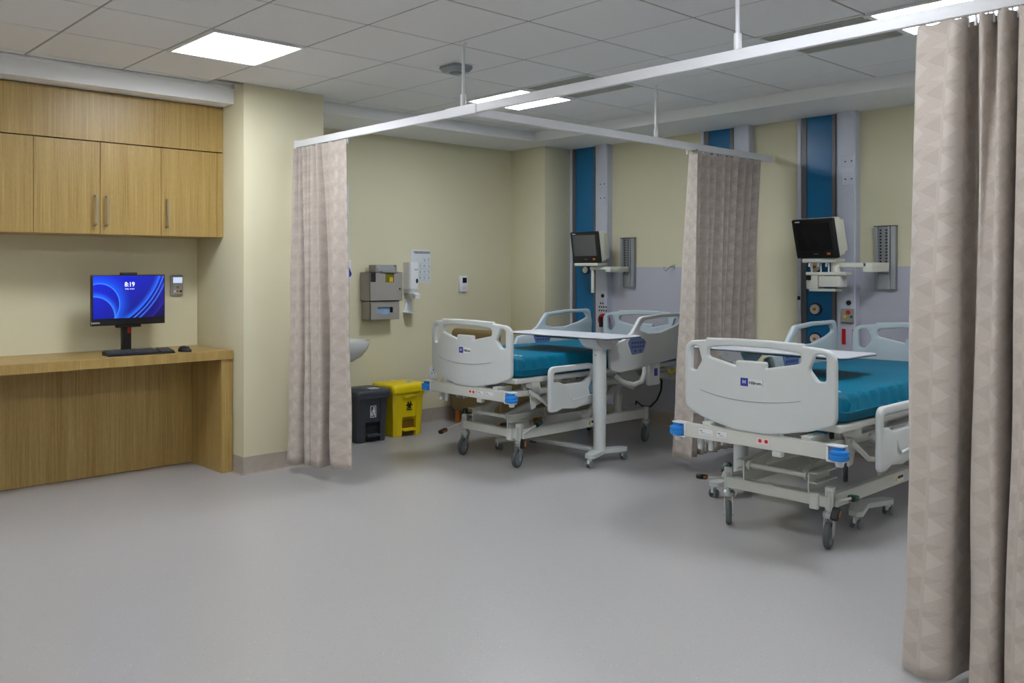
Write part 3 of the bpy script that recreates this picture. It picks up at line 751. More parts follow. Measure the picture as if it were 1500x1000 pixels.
t, yf = pedal_bin('pedal_bin', 'bright yellow clinical waste pedal bin beside the grey one', (4.80, 6.05, 0), M['yellow'], w=0.35, d=0.32, h=0.445, rz=R(-2), bio=True)
b = MB(); c0 = Vector((0, 0, 0.265))
def ringseg(mb, cx, cz, r, wdt, a0, a1, y0, y1, n=14):
    P = [(cx+(r+wdt)*math.cos(a0+(a1-a0)*k/n), cz+(r+wdt)*math.sin(a0+(a1-a0)*k/n)) for k in range(n+1)]
    P += [(cx+(r-wdt)*math.cos(a0+(a1-a0)*k/n), cz+(r-wdt)*math.sin(a0+(a1-a0)*k/n)) for k in range(n, -1, -1)]
    mb.prism(P, 'y', y0, y1)
for k in range(3):
    a = R(90+120*k); ringseg(b, 0.017*math.cos(a), 0.265+0.017*math.sin(a), 0.015, 0.0035, a+R(40)-PI*0+R(0), a+R(320), yf-0.010, yf+0.002)
ringseg(b, 0, 0.265, 0.015, 0.002, 0, 2*PI*0.999, yf-0.010, yf+0.002)
for k in range(7): b.box(-0.028+k*0.008, -0.023+k*0.008, yf-0.010, yf+0.002, 0.222, 0.228)
o = b.build('biohazard_symbol', M['biohazard'], t); o.location = (0, 0, 0)
sk = MB()
for k in range(5):
    sk.tube([(-0.16+0.02*k, yf-0.008-0.001*k, 0.372-0.004*k), (-0.05, yf-0.014, 0.355-0.006*k), (0.06, yf-0.014, 0.352-0.002*k), (0.155, yf-0.008, 0.372-0.006*k)], 0.006, 6)
sk.build('liner_fold', M['yellow'], t)

# ------------------------------------------------------------------ brown visitor chair in the corner
t = thing('visitor_chair', 'brown upholstered armchair with wooden legs in the corner behind the left bed', 'chair', (5.50, 5.55, 0))
b = MB(); b.box(0.0, 0.10, 0.02, 0.62, 0.12, 0.885, 0.045, 5); b.build('backrest', M['vinyl'], t, smooth=60)
b = MB(); b.box(0.08, 0.66, 0.08, 0.56, 0.24, 0.45, 0.035, 4); b.build('seat', M['vinyl'], t, smooth=60)
for y in (0.0, 0.54):
    b = MB(); b.box(0.05, 0.66, y, y+0.08, 0.13, 0.62, 0.03, 4); b.build('armrest', M['vinyl'], t, smooth=60)
for (x, y) in ((0.03, 0.04), (0.03, 0.52), (0.58, 0.04), (0.58, 0.52)):
    b = MB(); b.prism([(x, 0), (x+0.05, 0), (x+0.075, 0.15), (x+0.0, 0.15)], 'y', y, y+0.055); b.build('leg', M['chair_wood'], t)

# ------------------------------------------------------------------ hospital bed (local: x from footboard to head, y across, z up)
def smooth_outline(pts, r): return rounded(pts, r, 6)
BOARD = [(-0.425, 0.67), (-0.425, 1.035), (-0.275, 1.05), (-0.27, 1.062), (-0.25, 1.062), (-0.10, 1.068), (0.10, 1.068), (0.25, 1.062), (0.27, 1.062), (0.275, 1.05), (0.425, 1.035), (0.425, 0.67), (0.30, 0.625), (0.10, 0.585), (-0.10, 0.585), (-0.30, 0.625)]
BR = [0.05, 0.075, 0.004, 0.005, 0.02, 0.2, 0.2, 0.02, 0.005, 0.004, 0.075, 0.05, 0.15, 0.2, 0.2, 0.15]
def dhole(s): return rounded([(s*0.302, 0.935), (s*0.342, 0.878), (s*0.380, 0.878), (s*0.380, 1.0), (s*0.366, 1.012), (s*0.330, 1.012)][::int(s)], 0.022, 5)
SLOT = rounded([(-0.262, 0.962), (-0.085, 0.924), (-0.085, 0.955), (0.085, 0.955), (0.085, 0.924), (0.262, 0.962), (0.262, 1.012), (0.10, 1.028), (-0.10, 1.028), (-0.262, 1.012)], [0.02, 0.002, 0.012, 0.012, 0.002, 0.02, 0.025, 0.1, 0.1, 0.025], 5)
def board(name, parent, x, sign, m):
    mb = plate(smooth_outline(BOARD, BR), [dhole(1), dhole(-1), SLOT], 0.034, 0.010)
    cut_y(mb, -0.42, 0.42, 18)
    for v in mb.bm.verts:
        y, z = v.co.y, v.co.z
        bow = 0.05*(1-(y/0.425)**2)
        low = 0.018*max(0, 1-abs(z-0.72)/0.12)*(1-abs(y/0.425)**4)
        v.co.x = x+sign*(v.co.x*1.0)-sign*(bow+low*0.4)
    return mb.build(name, m, parent, smooth=45)
def side_rail(name, parent, outline, rads, holes, y, m, thick=0.03, tilt=0.0):
    """outline in (x,z) at lateral position y"""
    mb = plate(rounded(outline, rads, 6), holes, thick, 0.010)
    for v in mb.bm.verts: v.co = Vector((v.co.y, y+v.co.x, v.co.z))
    return mb.build(name, m, parent, smooth=45)
bed = thing('hospital_bed', 'hospital bed on the left, half covered by an overbed table, before the corner', 'bed', (4.435, 4.74, 0), 0, 'pair of electric hospital beds')
B = bed
fb = board('footboard', B, 0.0, 1, M['bed'])
# groove lines on the footboard
def fx(y, z=0.8): return -0.05*(1-(y/0.425)**2)-0.0175
g = MB(); pts = [(fx(y)-0.0005-0.018*0.4*max(0, 1-abs(zz-0.72)/0.12)*(1-abs(y/0.425)**4), y, zz) for y, zz in [(0.31-0.036*k, 0.775-0.03*math.sin(PI*(k/16))**0.8) for k in range(17)]]
g.tube(pts, 0.0013, 5); g.build('groove_line', M['hub'], fb)
lp = MB().box(-0.0015, 0.0015, -0.062, 0.062, -0.021, 0.021, 0.001, 1).xf(Matrix.Translation((fx(0.02)-0.001, -0.01, 0.845))).build('logo_label', M['label'], fb)
MB().box(-0.0008, 0.0008, -0.021, 0.021, -0.021, 0.021).xf(Matrix.Translation((fx(0.02)-0.003, 0.031, 0.845))).build('logo_square', M['logo_blue'], fb)
text('logo_emblem', 'H', 0.026, M['label'], fb, face_mx((fx(0.02)-0.0042, 0.031, 0.845), (-1, 0, 0)), bold=0.0006)
text('logo_text', 'Hillrom.', 0.022, M['dark'], fb, face_mx((fx(0.02)-0.003, -0.032, 0.843), (-1, 0, 0)), bold=0.0006)
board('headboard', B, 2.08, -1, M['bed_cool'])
# mattress: rounded box with slight foot bevel and a piped seam
def mattress():
    b = MB(); x0, x1, hw, z0, z1 = 0.045, 2.02, 0.435, 0.668, 0.812
    O = rounded([(x0, -hw+0.03), (x0+0.05, -hw), (x1-0.03, -hw), (x1, -hw+0.03), (x1, hw-0.03), (x1-0.03, hw), (x0+0.05, hw), (x0, hw-0.03)], 0.06, 4)
    n = len(O); levels = [(z0, -0.025), (z0+0.012, -0.006), (z0+0.05, 0.0), (z0+0.054, 0.004), (z0+0.058, -0.001), (z1-0.03, -0.012), (z1-0.008, -0.022), (z1, -0.045)]
    rg = []
    for z, off in levels:
        row = []
        for k, (x, y) in enumerate(O):
            cx, cy = 1.03, 0.0; dx = 1 if x > cx else -1; dy = y/hw
            wx = 0.0
            row.append(b.bm.verts.new((x+dx*off, y+dy*off, z)))
        rg.append(row)
    for A_, B_ in zip(rg, rg[1:]):
        for k in range(n): b.bm.faces.new((A_[k], A_[(k+1) % n], B_[(k+1) % n], B_[k]))
    b.bm.faces.new(rg[0][::-1]); b.bm.faces.new(rg[-1])
    for i in range(1, 60):
        gg = list(b.bm.verts)+list(b.bm.edges)+list(b.bm.faces)
        x = x0+(x1-x0)*i/60
        bmesh.ops.bisect_plane(b.bm, geom=gg, dist=1e-6, plane_co=(x, 0, 0), plane_no=(1, 0, 0))
    for i in range(1, 8):
        gg = list(b.bm.verts)+list(b.bm.edges)+list(b.bm.faces)
        bmesh.ops.bisect_plane(b.bm, geom=gg, dist=1e-6, plane_co=(0, -hw+2*hw*i/8, 0), plane_no=(0, 1, 0))
    for v in b.bm.verts:
        x, y, z = v.co
        if abs(y) > hw-0.06 and z > z0+0.055:                # creased flank
            s = 1 if y > 0 else -1; f_ = (1-abs(z-(z0+z1)/2-0.01)/0.08)
            if f_ > 0: v.co.y += s*0.011*f_*math.sin(x*52+z*60)+s*0.006*f_*math.sin(x*133)
        if z > z1-0.01: v.co.z += 0.004*math.sin(x*7)*math.cos(y*5)
    return b
mt = mattress().build('mattress', M['teal'], B, smooth=50)
dsh = MB()
for r_ in range(2):
    for k in range(5-r_): dsh.box(0.13+r_*0.03, 0.145+r_*0.03, -0.38+k*0.045+r_*0.02, -0.35+k*0.045+r_*0.02, 0.8165, 0.8172)
tag(dsh.build('printed_text', M['label'], mt), kind='stuff')
MB().box(0.03, 2.0, -0.43, 0.43, 0.625, 0.664, 0.012, 3).build('mattress_deck', M['frame'], B)
# upper frame
uf = MB()
for s in (-1, 1):
    uf.box(0.06, 2.02, s*0.33-0.02, s*0.33+0.02, 0.52, 0.565, 0.004, 1)
    for x in (0.20, 0.72, 1.25, 1.8): uf.box(x, x+0.05, s*0.33-0.014, s*0.33+0.014, 0.56, 0.63)
for x in (0.10, 0.75, 1.35, 1.95): uf.box(x, x+0.045, -0.33, 0.33, 0.525, 0.56, 0.003, 1)
for s in (-1, 1): uf.box(-0.03, 0.12, s*0.28-0.025, s*0.28+0.025, 0.53, 0.60, 0.004, 1)
uf.build('upper_frame', M['frame'], B)
# knee-break mechanism, actuator and pipes
me_ = MB()
for s in (-1, 1):
    me_.prism([(0.22, 0.625), (0.34, 0.625), (0.36, 0.56), (0.30, 0.43), (0.26, 0.42), (0.25, 0.50)], 'y', s*0.36-0.006, s*0.36+0.006)
    me_.prism([(1.28, 0.625), (1.48, 0.625), (1.56, 0.54), (1.46, 0.46), (1.34, 0.50)], 'y', s*0.36-0.006, s*0.36+0.006)
    me_.tube([(0.20, s*0.40, 0.56), (0.30, s*0.41, 0.50), (0.36, s*0.42, 0.455), (0.46, s*0.43, 0.44), (0.58, s*0.43, 0.44)], 0.013, 8)
split_build(me_, 'linkage_plate', M['frame'], B)
ac = MB().cyl((0.45, 0.0, 0.48), (1.1, 0.0, 0.42), 0.026, n=14).box(1.05, 1.25, -0.06, 0.06, 0.36, 0.50, 0.015, 2); ac.build('actuator', M['frame'], B)
ac = MB().cyl((0.42, -0.20, 0.545), (0.42, -0.30, 0.545), 0.03, n=18); ac.build('motor_knob', M['black'], B)
MB().box(1.30, 1.62, -0.10, 0.10, 0.40, 0.52, 0.01, 2).build('control_box', M['frame'], B)
# foot bumper bar with rollers
bb = MB().box(-0.052, -0.014, -0.40, 0.40, 0.505, 0.58, 0.003, 1)
bb.build('bumper_bar', M['frame'], B)
for s in (-1, 1):
    br_ = MB(); br_.box(-0.06, -0.006, min(s*0.40, s*0.48), max(s*0.40, s*0.48), 0.574, 0.582, 0.002, 1).box(-0.06, -0.006, min(s*0.40, s*0.475), max(s*0.40, s*0.475), 0.498, 0.506, 0.002, 1).box(-0.056, -0.010, min(s*0.395, s*0.405), max(s*0.395, s*0.405), 0.500, 0.58)
    br_.cyl((-0.036, s*0.452, 0.478), (-0.036, s*0.452, 0.50), 0.018, 0.022)
    bk_ = br_.build('bumper_bracket', M['metal_white'], B)
    rr = MB().lathe([(0.024, 0.507), (0.040, 0.509), (0.046, 0.518), (0.046, 0.532), (0.042, 0.536), (0.042, 0.540), (0.046, 0.544), (0.044, 0.554), (0.026, 0.560), (0.026, 0.573)], 28, (-0.040, s*0.452, 0)); rr.build('roller', M['blue'], bk_, smooth=40)
for (y0, y1, m_, lb) in ((0.225, 0.31, 'label', 'type plate'), (0.14, 0.20, 'label', 'type plate'), (-0.10, -0.03, 'pink', 'warning sticker')):
    st = MB().box(-0.0535, -0.052, y0, y1, 0.53, 0.562).build('sticker', M[m_], B)
    b = MB()
    if m_ == 'label':
        b.box(-0.0540, -0.0534, y1-0.02, y1-0.005, 0.549, 0.553).box(-0.0540, -0.0534, y1-0.035, y1-0.01, 0.542, 0.5435).box(-0.0540, -0.0534, y0+0.01, y1-0.01, 0.536, 0.5372)
    else:
        for q in (-0.082, -0.048): ringseg(b, 0, 0, 0.0, 0.0, 0, 1, 0, 0, 2) if False else b.lathe([(0.010, -0.0540), (0.010, -0.0534)], 16, (0, q, 0.546), 'x')
    tag(b.build('sticker_print', M['dark'] if m_ == 'label' else M['red'], st), kind='stuff')
# stubs under the footboard / drip pole sockets
b = MB()
for y in (-0.14, 0.16, 0.10): b.cyl((-0.01, y, 0.56), (-0.01, y, 0.61), 0.014, n=12)
for y in (0.27, 0.335): b.cyl((-0.0, y, 0.44), (-0.0, y, 0.51), 0.014, 0.018, n=12)
b.box(-0.05, -0.01, -0.16, -0.11, 0.475, 0.506, 0.004, 1); split_build(b, 'socket_stub', M['bed'], B)
# lower frame
lf = MB(); lf.box(0.185, 0.235, -0.29, 0.29, 0.205, 0.265, 0.004, 1)
lf.box(1.685, 1.735, -0.29, 0.29, 0.205, 0.265, 0.004, 1)
for s in (-1, 1): lf.box(0.20, 1.75, s*0.29-0.018, s*0.29+0.018, 0.20, 0.272, 0.004, 1)
lf.box(0.165, 0.19, -0.245, -0.20, 0.19, 0.275, 0.003, 1)
lf.build('lower_frame', M['frame'], B)
MB().box(0.95, 1.08, -0.310, -0.3085, 0.215, 0.258).build('warning_label', M['label'], B)
MB().box(0.965, 0.99, -0.3115, -0.3098, 0.222, 0.25).build('warning_mark', M['yellow'], B)
MB().box(1.0, 1.07, -0.3115, -0.3098, 0.235, 0.25).build('warning_print', M['dark'], B)
# lift arms with c-brackets
la = MB()
for s in (-1, 1):
    y = s*0.185
    la.box(0.19, 0.42, y-0.004, y+0.004, 0.262, 0.372)
    la.box(0.19, 0.42, y-0.004, y+s*0.045 if s > 0 else y+0.004, 0.365, 0.373) if s > 0 else la.box(0.19, 0.42, y-0.045, y+0.004, 0.365, 0.373)
    la.box(0.19, 0.42, min(y, y+s*0.045), max(y, y+s*0.045), 0.315, 0.322)
split_build(la, 'lift_bracket', M['frame'], B)
MB().cyl((0.215, -0.19, 0.347), (0.215, 0.19, 0.347), 0.014, n=14).cyl((0.215, -0.155, 0.347), (0.215, -0.17, 0.347), 0.024, n=14).cyl((0.215, 0.155, 0.347), (0.215, 0.17, 0.347), 0.024, n=14).build('cross_rod', M['frame'], B)
for s in (-1, 1):
    a = MB(); d = Vector((0.60, 0, 0.19)); m_ = Matrix.Translation((0.23, s*0.15, 0.345)) @ Matrix.Rotation(-math.atan2(0.17, 0.62), 4, 'Y')
    a.box(0, 0.66, -0.018, 0.018, -0.025, 0.025, 0.004, 1, m_); a.build('lift_arm', M['frame'], B)
    a = MB(); m_ = Matrix.Translation((1.02, s*0.20, 0.245)) @ Matrix.Rotation(-math.atan2(0.28, 0.55), 4, 'Y')
    a.box(0, 0.62, -0.016, 0.016, -0.025, 0.025, 0.004, 1, m_); a.build('lift_arm', M['frame'], B)
b = MB().cyl((1.50, -0.18, 0.25), (1.50, -0.18, 0.56), 0.028, n=16).cyl((1.50, -0.18, 0.25), (1.50, -0.18, 0.40), 0.036, n=16); b.build('lift_column', M['frame'], B)
# casters
def caster(x, y, rz):
    c = MB(); c.cyl((0, 0, 0.18), (0, 0, 0.29), 0.024, n=16).lathe([(0.020, 0.150), (0.034, 0.153), (0.036, 0.175), (0.026, 0.188), (0.02, 0.19)], 18)
    for s in (-1, 1): c.prism([(-0.030, 0.156), (0.026, 0.156), (-0.018, 0.055), (-0.036, 0.048), (-0.050, 0.062)], 'y', s*0.022-0.002, s*0.022+0.002)
    c.cyl((-0.034, -0.026, 0.068), (-0.034, 0.026, 0.068), 0.007, n=10)
    o = c.build('caster', M['chrome'], B); o.location = (x, y, 0); o.rotation_euler = (0, 0, rz)
    wv = MB().lathe([(0.046, -0.013), (0.060, -0.015), (0.066, -0.010), (0.068, 0.0), (0.066, 0.010), (0.060, 0.015), (0.046, 0.013)], 28, (0, 0, 0), 'y')
    wv.xf(Matrix.Translation((-0.034, 0, 0.068))); wh = wv.build('wheel', M['rubber'], o, smooth=45)
    hb = MB().lathe([(0.010, -0.017), (0.012, -0.016), (0.030, -0.0145), (0.047, -0.0135), (0.047, 0.0135), (0.030, 0.0145), (0.012, 0.016), (0.010, 0.017)], 24, (0, 0, 0), 'y').xf(Matrix.Translation((-0.034, 0, 0.068)))
    hb.build('wheel_disc', M['hub'], o, smooth=30)
    MB().box(-0.021, 0.021, -0.021, 0.021, 0.19, 0.312 if x < 1 else 0.29, 0.003, 1).build('corner_post', M['frame'], o)
    return o
cas = [caster(0.21, 0.29, R(19)), caster(0.21, -0.29, R(15)), caster(1.71, 0.31, R(200)), caster(1.71, -0.31, R(18))]
def pedal(x, y, sgn, a, b_):
    """rocking brake pedal: amber pad at a, green pad at b (x,z)"""
    p = MB().tube([(0, 0, 0), (a[0]*0.75, sgn*0.012, a[1]*0.75)], 0.007, 8).tube([(0, 0, 0), (b_[0]*0.8, sgn*0.012, b_[1]*0.8)], 0.009, 8)
    o = p.build('brake_pedal', M['frame'], B); o.location = (x, y, 0.245)
    for (q, mm) in ((a, 'amber'), (b_, 'green')):
        v = Vector((q[0], 0, q[1])); an = math.atan2(q[1], q[0])
        pm = MB().box(-0.035, 0.035, -0.020, 0.020, -0.016, 0.012, 0.009, 3).xf(Matrix.Translation((q[0], sgn*0.012, q[1])) @ Matrix.Rotation(-an, 4, 'Y')).build('pedal_pad', M['black'], o)
        MB().box(-0.020, 0.020, -0.0215, 0.0215, -0.006, 0.010, 0.004, 2).xf(Matrix.Translation((q[0], sgn*0.012, q[1]+0.004)) @ Matrix.Rotation(-an, 4, 'Y')).build('pedal_insert', M[mm], o)
    return o
peds = [pedal(0.21, 0.325, 1, (-0.19, -0.05), (0.03, 0.07)), pedal(0.21, -0.325, -1, (-0.01, -0.07), (0.15, 0.06))]
# side rails
FOOT = [(0.30, 0.405), (0.30, 0.735), (0.80, 0.735), (0.83, 0.60), (0.83, 0.43), (0.66, 0.425), (0.58, 0.41), (0.44, 0.425), (0.38, 0.405)]
FR = [0.03, 0.06, 0.07, 0.05, 0.03, 0.03, 0.03, 0.03, 0.03]
FH = rounded([(0.345, 0.625), (0.345, 0.690), (0.77, 0.695), (0.78, 0.65), (0.66, 0.60), (0.46, 0.60), (0.40, 0.625)], [0.01, 0.025, 0.03, 0.03, 0.03, 0.03, 0.01], 5)
HEAD = [(0.98, 0.66), (0.97, 0.80), (1.00, 0.86), (1.14, 0.885), (1.25, 0.94), (1.36, 1.058), (1.62, 1.075), (1.96, 1.075), (1.99, 0.95), (1.97, 0.74), (1.90, 0.70), (1.40, 0.66), (1.10, 0.635)]
HR = [0.05, 0.03, 0.012, 0.08, 0.05, 0.07, 0.1, 0.05, 0.06, 0.05, 0.1, 0.1, 0.05]
HHo = rounded([(1.33, 0.955), (1.41, 1.028), (1.62, 1.045), (1.88, 1.045), (1.93, 1.00), (1.82, 0.965), (1.62, 0.925), (1.46, 0.925)], [0.03, 0.03, 0.1, 0.03, 0.03, 0.04, 0.1, 0.06], 5)
for s in (-1, 1):
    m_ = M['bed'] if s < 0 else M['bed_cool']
    sr = side_rail('foot_side_rail', B, FOOT, FR, [FH[::-1] if False else FH], s*0.49, m_)
    rb = MB().tube([(0.50, s*0.508, 0.555), (0.515, s*0.508, 0.50), (0.54, s*0.508, 0.478), (0.66, s*0.508, 0.487), (0.78, s*0.508, 0.505)], [0.004, 0.007, 0.008, 0.007, 0.004], 8); rb.build('moulded_ridge', m_, sr)
    e = MB(); P = rounded([(0.725, 0.555), (0.76, 0.60), (0.79, 0.585), (0.79, 0.505), (0.745, 0.505)], 0.015, 4); e.prism(P, 'y', min(s*0.505, s*0.5075), max(s*0.505, s*0.5075)); e.build('release_plate', M['panel_blue'], sr)
    e = MB(); e.prism([(0.760+(p-0.760)*0.85, 0.55+(q-0.55)*0.85) for p, q in P], 'y', min(s*0.507, s*0.5090), max(s*0.507, s*0.5090)); e.build('release_label', M['pale_label'], sr)
    hr = side_rail('head_side_rail', B, HEAD, HR, [HHo], s*0.50, m_)
    e = MB(); P = rounded([(1.19, 0.865), (1.22, 0.895), (1.35, 0.90), (1.43, 0.865), (1.385, 0.775), (1.24, 0.765)], 0.025, 4)
    for yy in (s*0.5158, s*0.4842): e.prism(P, 'y', yy-0.0012, yy+0.0012)
    cp = e.build('control_panel', M['panel_blue'], hr)
    kk = MB()
    for r_ in range(3):
        for c_ in range(5):
            if r_ == 0 and c_ in (0, 2, 4): continue
            for yy in (s*0.5175, s*0.4825): kk.box(1.235+c_*0.034, 1.257+c_*0.034, yy-0.0008, yy+0.0008, 0.785+r_*0.032, 0.803+r_*0.032, 0.0, 1)
    tag(kk.build('control_buttons', M['keys'], cp), kind='stuff')
    e = MB(); e.prism(rounded([(1.86, 0.86), (1.92, 0.94), (1.965, 0.92), (1.965, 0.84), (1.90, 0.82)], 0.015, 4), 'y', min(s*0.515, s*0.5175), max(s*0.515, s*0.5175)); e.build('release_label', M['panel_blue'], hr)
    # rail carriers
    a = MB().tube([(0.42, s*0.40, 0.57), (0.46, s*0.45, 0.53), (0.50, s*0.475, 0.50)], 0.012, 8).tube([(0.70, s*0.40, 0.57), (0.66, s*0.45, 0.53), (0.66, s*0.475, 0.50)], 0.012, 8)
    a.box(0.20, 0.28, min(s*0.36, s*0.42), max(s*0.36, s*0.42), 0.585, 0.628)
    a.tube([(1.18, s*0.40, 0.60), (1.22, s*0.44, 0.55), (1.32, s*0.47, 0.52), (1.42, s*0.475, 0.54), (1.46, s*0.475, 0.60), (1.46, s*0.48, 0.70)], 0.020, 10)
    split_build(a, 'rail_carrier', M['frame'], B)
    bx = MB().box(1.50, 1.64, min(s*0.455, s*0.50), max(s*0.455, s*0.50), 0.50, 0.70, 0.012, 2).build('rail_lock_box', M['metal_white'], B)
    MB().box(1.555, 1.60, min(s*0.4995, s*0.5015), max(s*0.4995, s*0.5015), 0.575, 0.635).build('blue_tag', M['logo_blue'], bx)
hb_ = MB().box(1.98, 2.02, -0.45, 0.45, 0.50, 0.565, 0.003, 1); hb_.build('head_bar', M['frame'], B)
MB().box(1.72, 1.90, -0.36, -0.34, 0.60, 0.64).build('green_tag', mat('lime tag', (120, 190, 60), 0.5), B)
MB().tube([(1.86, -0.42, 0.60), (1.88, -0.43, 0.57), (1.93, -0.43, 0.58), (1.95, -0.42, 0.60)], 0.012, 8).build('yellow_tag', M['yellow'], B)
# power cable
cb = MB().tube(catmull([(0.0, 0)]*1+[(1, 1)], 1) and [(1.70, -0.25, 0.50), (1.80, -0.27, 0.515), (1.93, -0.27, 0.52), (1.99, -0.27, 0.48), (1.98, -0.27, 0.40), (1.92, -0.27, 0.32), (1.84, -0.26, 0.27), (1.74, -0.25, 0.285), (1.67, -0.24, 0.33), (1.665, -0.24, 0.30)], 0.008, 8); cb.build('power_cable', M['black'], B)

bed2 = copy_tree(bed)
for o in bed.children:
    if o.name.startswith('sticker'): o.location.y = {'sticker': -0.52, 'sticker.001': -0.33}.get(o.name, 0.0)
bed2.location = (4.317, 2.415, 0)
tag(bed2, 'hospital bed on the right, nearest to the viewer, beside the foreground curtain')
ch2 = [o for o in bed2.children if o.name.startswith('caster')]
for o in ch2:
    if o.location.x < 1: o.rotation_euler.z = R(33) if o.location.y > 0 else R(12)
    else: o.rotation_euler.z = R(25)
for o in [o for o in bed2.children if o.name.startswith('brake_pedal')]:
    o.rotation_euler.y = R(25)

# ------------------------------------------------------------------ overbed tables
def overbed(label, loc, rz, group):
    t = thing('overbed_table', label, 'table', loc, rz, group)
    O = rounded([(-0.20, -0.22), (0.24, -0.22), (0.24, 0.77), (-0.20, 0.77)], 0.05, 6)
    b = MB(); b.prism(O, 'z', 0.930, 0.936); b.build('table_edge', M['edge'], t)
    b = MB(); b.prism([(x*0.992+0.0001, 0.275+(y-0.275)*0.996) for x, y in O], 'z', 0.936, 0.942); b.build('tabletop', M['laminate'], t)
    MB().box(-0.035, 0.06, -0.06, 0.60, 0.905, 0.929, 0.004, 1).build('support_bar', M['alu'], t)
    b = MB(); b.prism([(-0.16, 0.925), (0.14, 0.925), (0.10, 0.87), (0.045, 0.845), (-0.055, 0.845), (-0.12, 0.88)], 'y', -0.075, 0.075); b.build('bracket', M['metal_white'], t)
    MB().box(0.05, 0.12, -0.085, -0.02, 0.885, 0.925, 0.004, 1).build('release_lever', M['metal_white'], t)
    b = MB(); b.lathe([(0.050, 0.32), (0.050, 0.86)], 24); b.build('column', M['bed'], t)
    b = MB(); b.lathe([(0.045, 0.075), (0.045, 0.33)], 24); b.build('inner_column', M['bed'], t)
    text('column_print', 'III', 0.02, M['dark'], t, face_mx((-0.0506, 0, 0.80), (-1, 0, 0)))
    MB().box(-0.032, 0.032, 0.0, 0.75, 0.075, 0.105, 0.008, 2).build('base_bar', M['bed'], t)
    for y in (0.0, 0.75):
        f_ = MB(); s = -1 if y == 0 else 1
        f_.prism(rounded([(-0.05, 0.03*-s), (-0.20, s*0.075), (-0.235, s*0.06), (-0.24, s*0.10), (-0.20, s*0.12), (0.0, s*0.055), (0.20, s*0.12), (0.24, s*0.10), (0.235, s*0.06), (0.20, s*0.075), (0.05, 0.03*-s)] if False else [(-0.22, s*0.03), (-0.24, s*0.085), (-0.20, s*0.10), (0.0, s*0.045), (0.20, s*0.10), (0.24, s*0.085), (0.22, s*0.03), (0.05, -s*0.04), (-0.05, -s*0.04)], 0.02, 4), 'z', 0.070, 0.098)
        f_.xf(Matrix.Translation((0, y, 0))); f_.build('foot', M['bed'], t)
        for x in (-0.21, 0.21):
            c = MB(); yy = y+s*0.065
            c.cyl((x, yy, 0.035), (x, yy, 0.072), 0.01, n=10).box(x-0.022, x+0.022, yy-0.008, yy+0.008, 0.03, 0.066, 0.004, 1)
            co = c.build('small_caster', M['metal_white'], t)
            for q in (-1, 1):
                wv = MB().lathe([(0.018, -0.007), (0.024, -0.006), (0.026, 0.0), (0.024, 0.006), (0.018, 0.007)], 18, (x, yy+q*0.018, 0.0265), 'y'); wv.build('small_wheel', M['hub'], co)
    return t
overbed('white overbed table standing across the left bed, its column at the front', (5.21, 4.17, 0), R(3), 'overbed tables')
overbed('white overbed table across the right bed, its column at the far side by the curtain', (5.17, 3.0, 0), R(180), 'overbed tables')

# ------------------------------------------------------------------ bedhead service columns on the head wall
def head_column(label, y1, y0, full=True, detail=True, group='bedhead service columns'):
    """y1 left edge, y0 right edge as seen; built from floor to the plaster margin"""
    t = thing('service_column', label, 'service column', (XH, y0, 0), 0, group)
    Wd = y1-y0; zt = 2.645
    b = MB().box(-0.035, 0, Wd-0.028, Wd, 0.13, zt, 0.002, 1); b.build('edge_strip', M['col_white'], t)
    b = MB().box(-0.028, 0, 0.155, 0.185, 0.13, zt).box(-0.028, 0, Wd-0.072, Wd-0.030, 0.13, zt); split_build(b, 'dark_frame', M['alu'], t)
    b = MB().box(-0.022, 0, 0.187, Wd-0.074, 0.13, zt); b.build('blue_panel', M['panel_teal'], t)
    b = MB(); b.prism([(0, 0.152), (-0.03, 0.148), (-0.080, 0.118), (-0.085, 0.110), (-0.085, -0.012), (-0.078, -0.02), (0, -0.02)][::-1], 'z', 0.13, zt); b.build('casing', M['col_white'], t)
    for z in (2.26, 2.125):
        pl_ = MB().box(-0.089, -0.084, -0.008, 0.080, z-0.045, z+0.045, 0.003, 1).build('socket_plate', M['col_white'], t)
        for y in (0.005, 0.052): MB().cyl((-0.091, y, z), (-0.088, y, z), 0.006, n=10).build('socket_hole', M['dark'], pl_)
    MB().cyl((-0.09, 0.028, 1.18), (-0.084, 0.028, 1.18), 0.019, n=18).build('black_grommet', M['black'], t)
    return t
hc = head_column('blue and white bedhead service column in the corner behind the left bed', 5.86, 5.375)
sk = MB()
for r_ in range(3):
    for c_ in range(4 if r_ != 0 else 2):
        y = 0.070-c_*0.027-(0.015 if r_ == 0 else 0); sk.box(-0.0885, -0.084, y-0.008, y+0.004, 1.10-r_*0.035, 1.115-r_*0.035)
tag(sk.build('data_sockets', M['dark'], hc), kind='stuff')
MB().cyl((-0.12, 0.0, 0.95), (-0.085, 0.0, 0.95), 0.06, n=24).build('red_outlet', M['red'], hc)
MB().box(-0.14, -0.118, -0.005, 0.035, 0.88, 0.98, 0.005, 1).build('outlet_plug', M['black'], hc)
for z in (1.43, 0.92):
    MB().cyl((-0.03, 0.285, z), (-0.021, 0.285, z), 0.045, n=24).build('outlet_ring', M['navy'], hc); MB().cyl((-0.04, 0.285, z), (-0.029, 0.285, z), 0.032, n=24).build('outlet_face', M['cream'], hc)
hc = head_column('blue and white bedhead service column rising behind the middle curtain', 4.36, 3.895)
hc = head_column('blue and white bedhead service column behind the right bed', 3.48, 3.02)
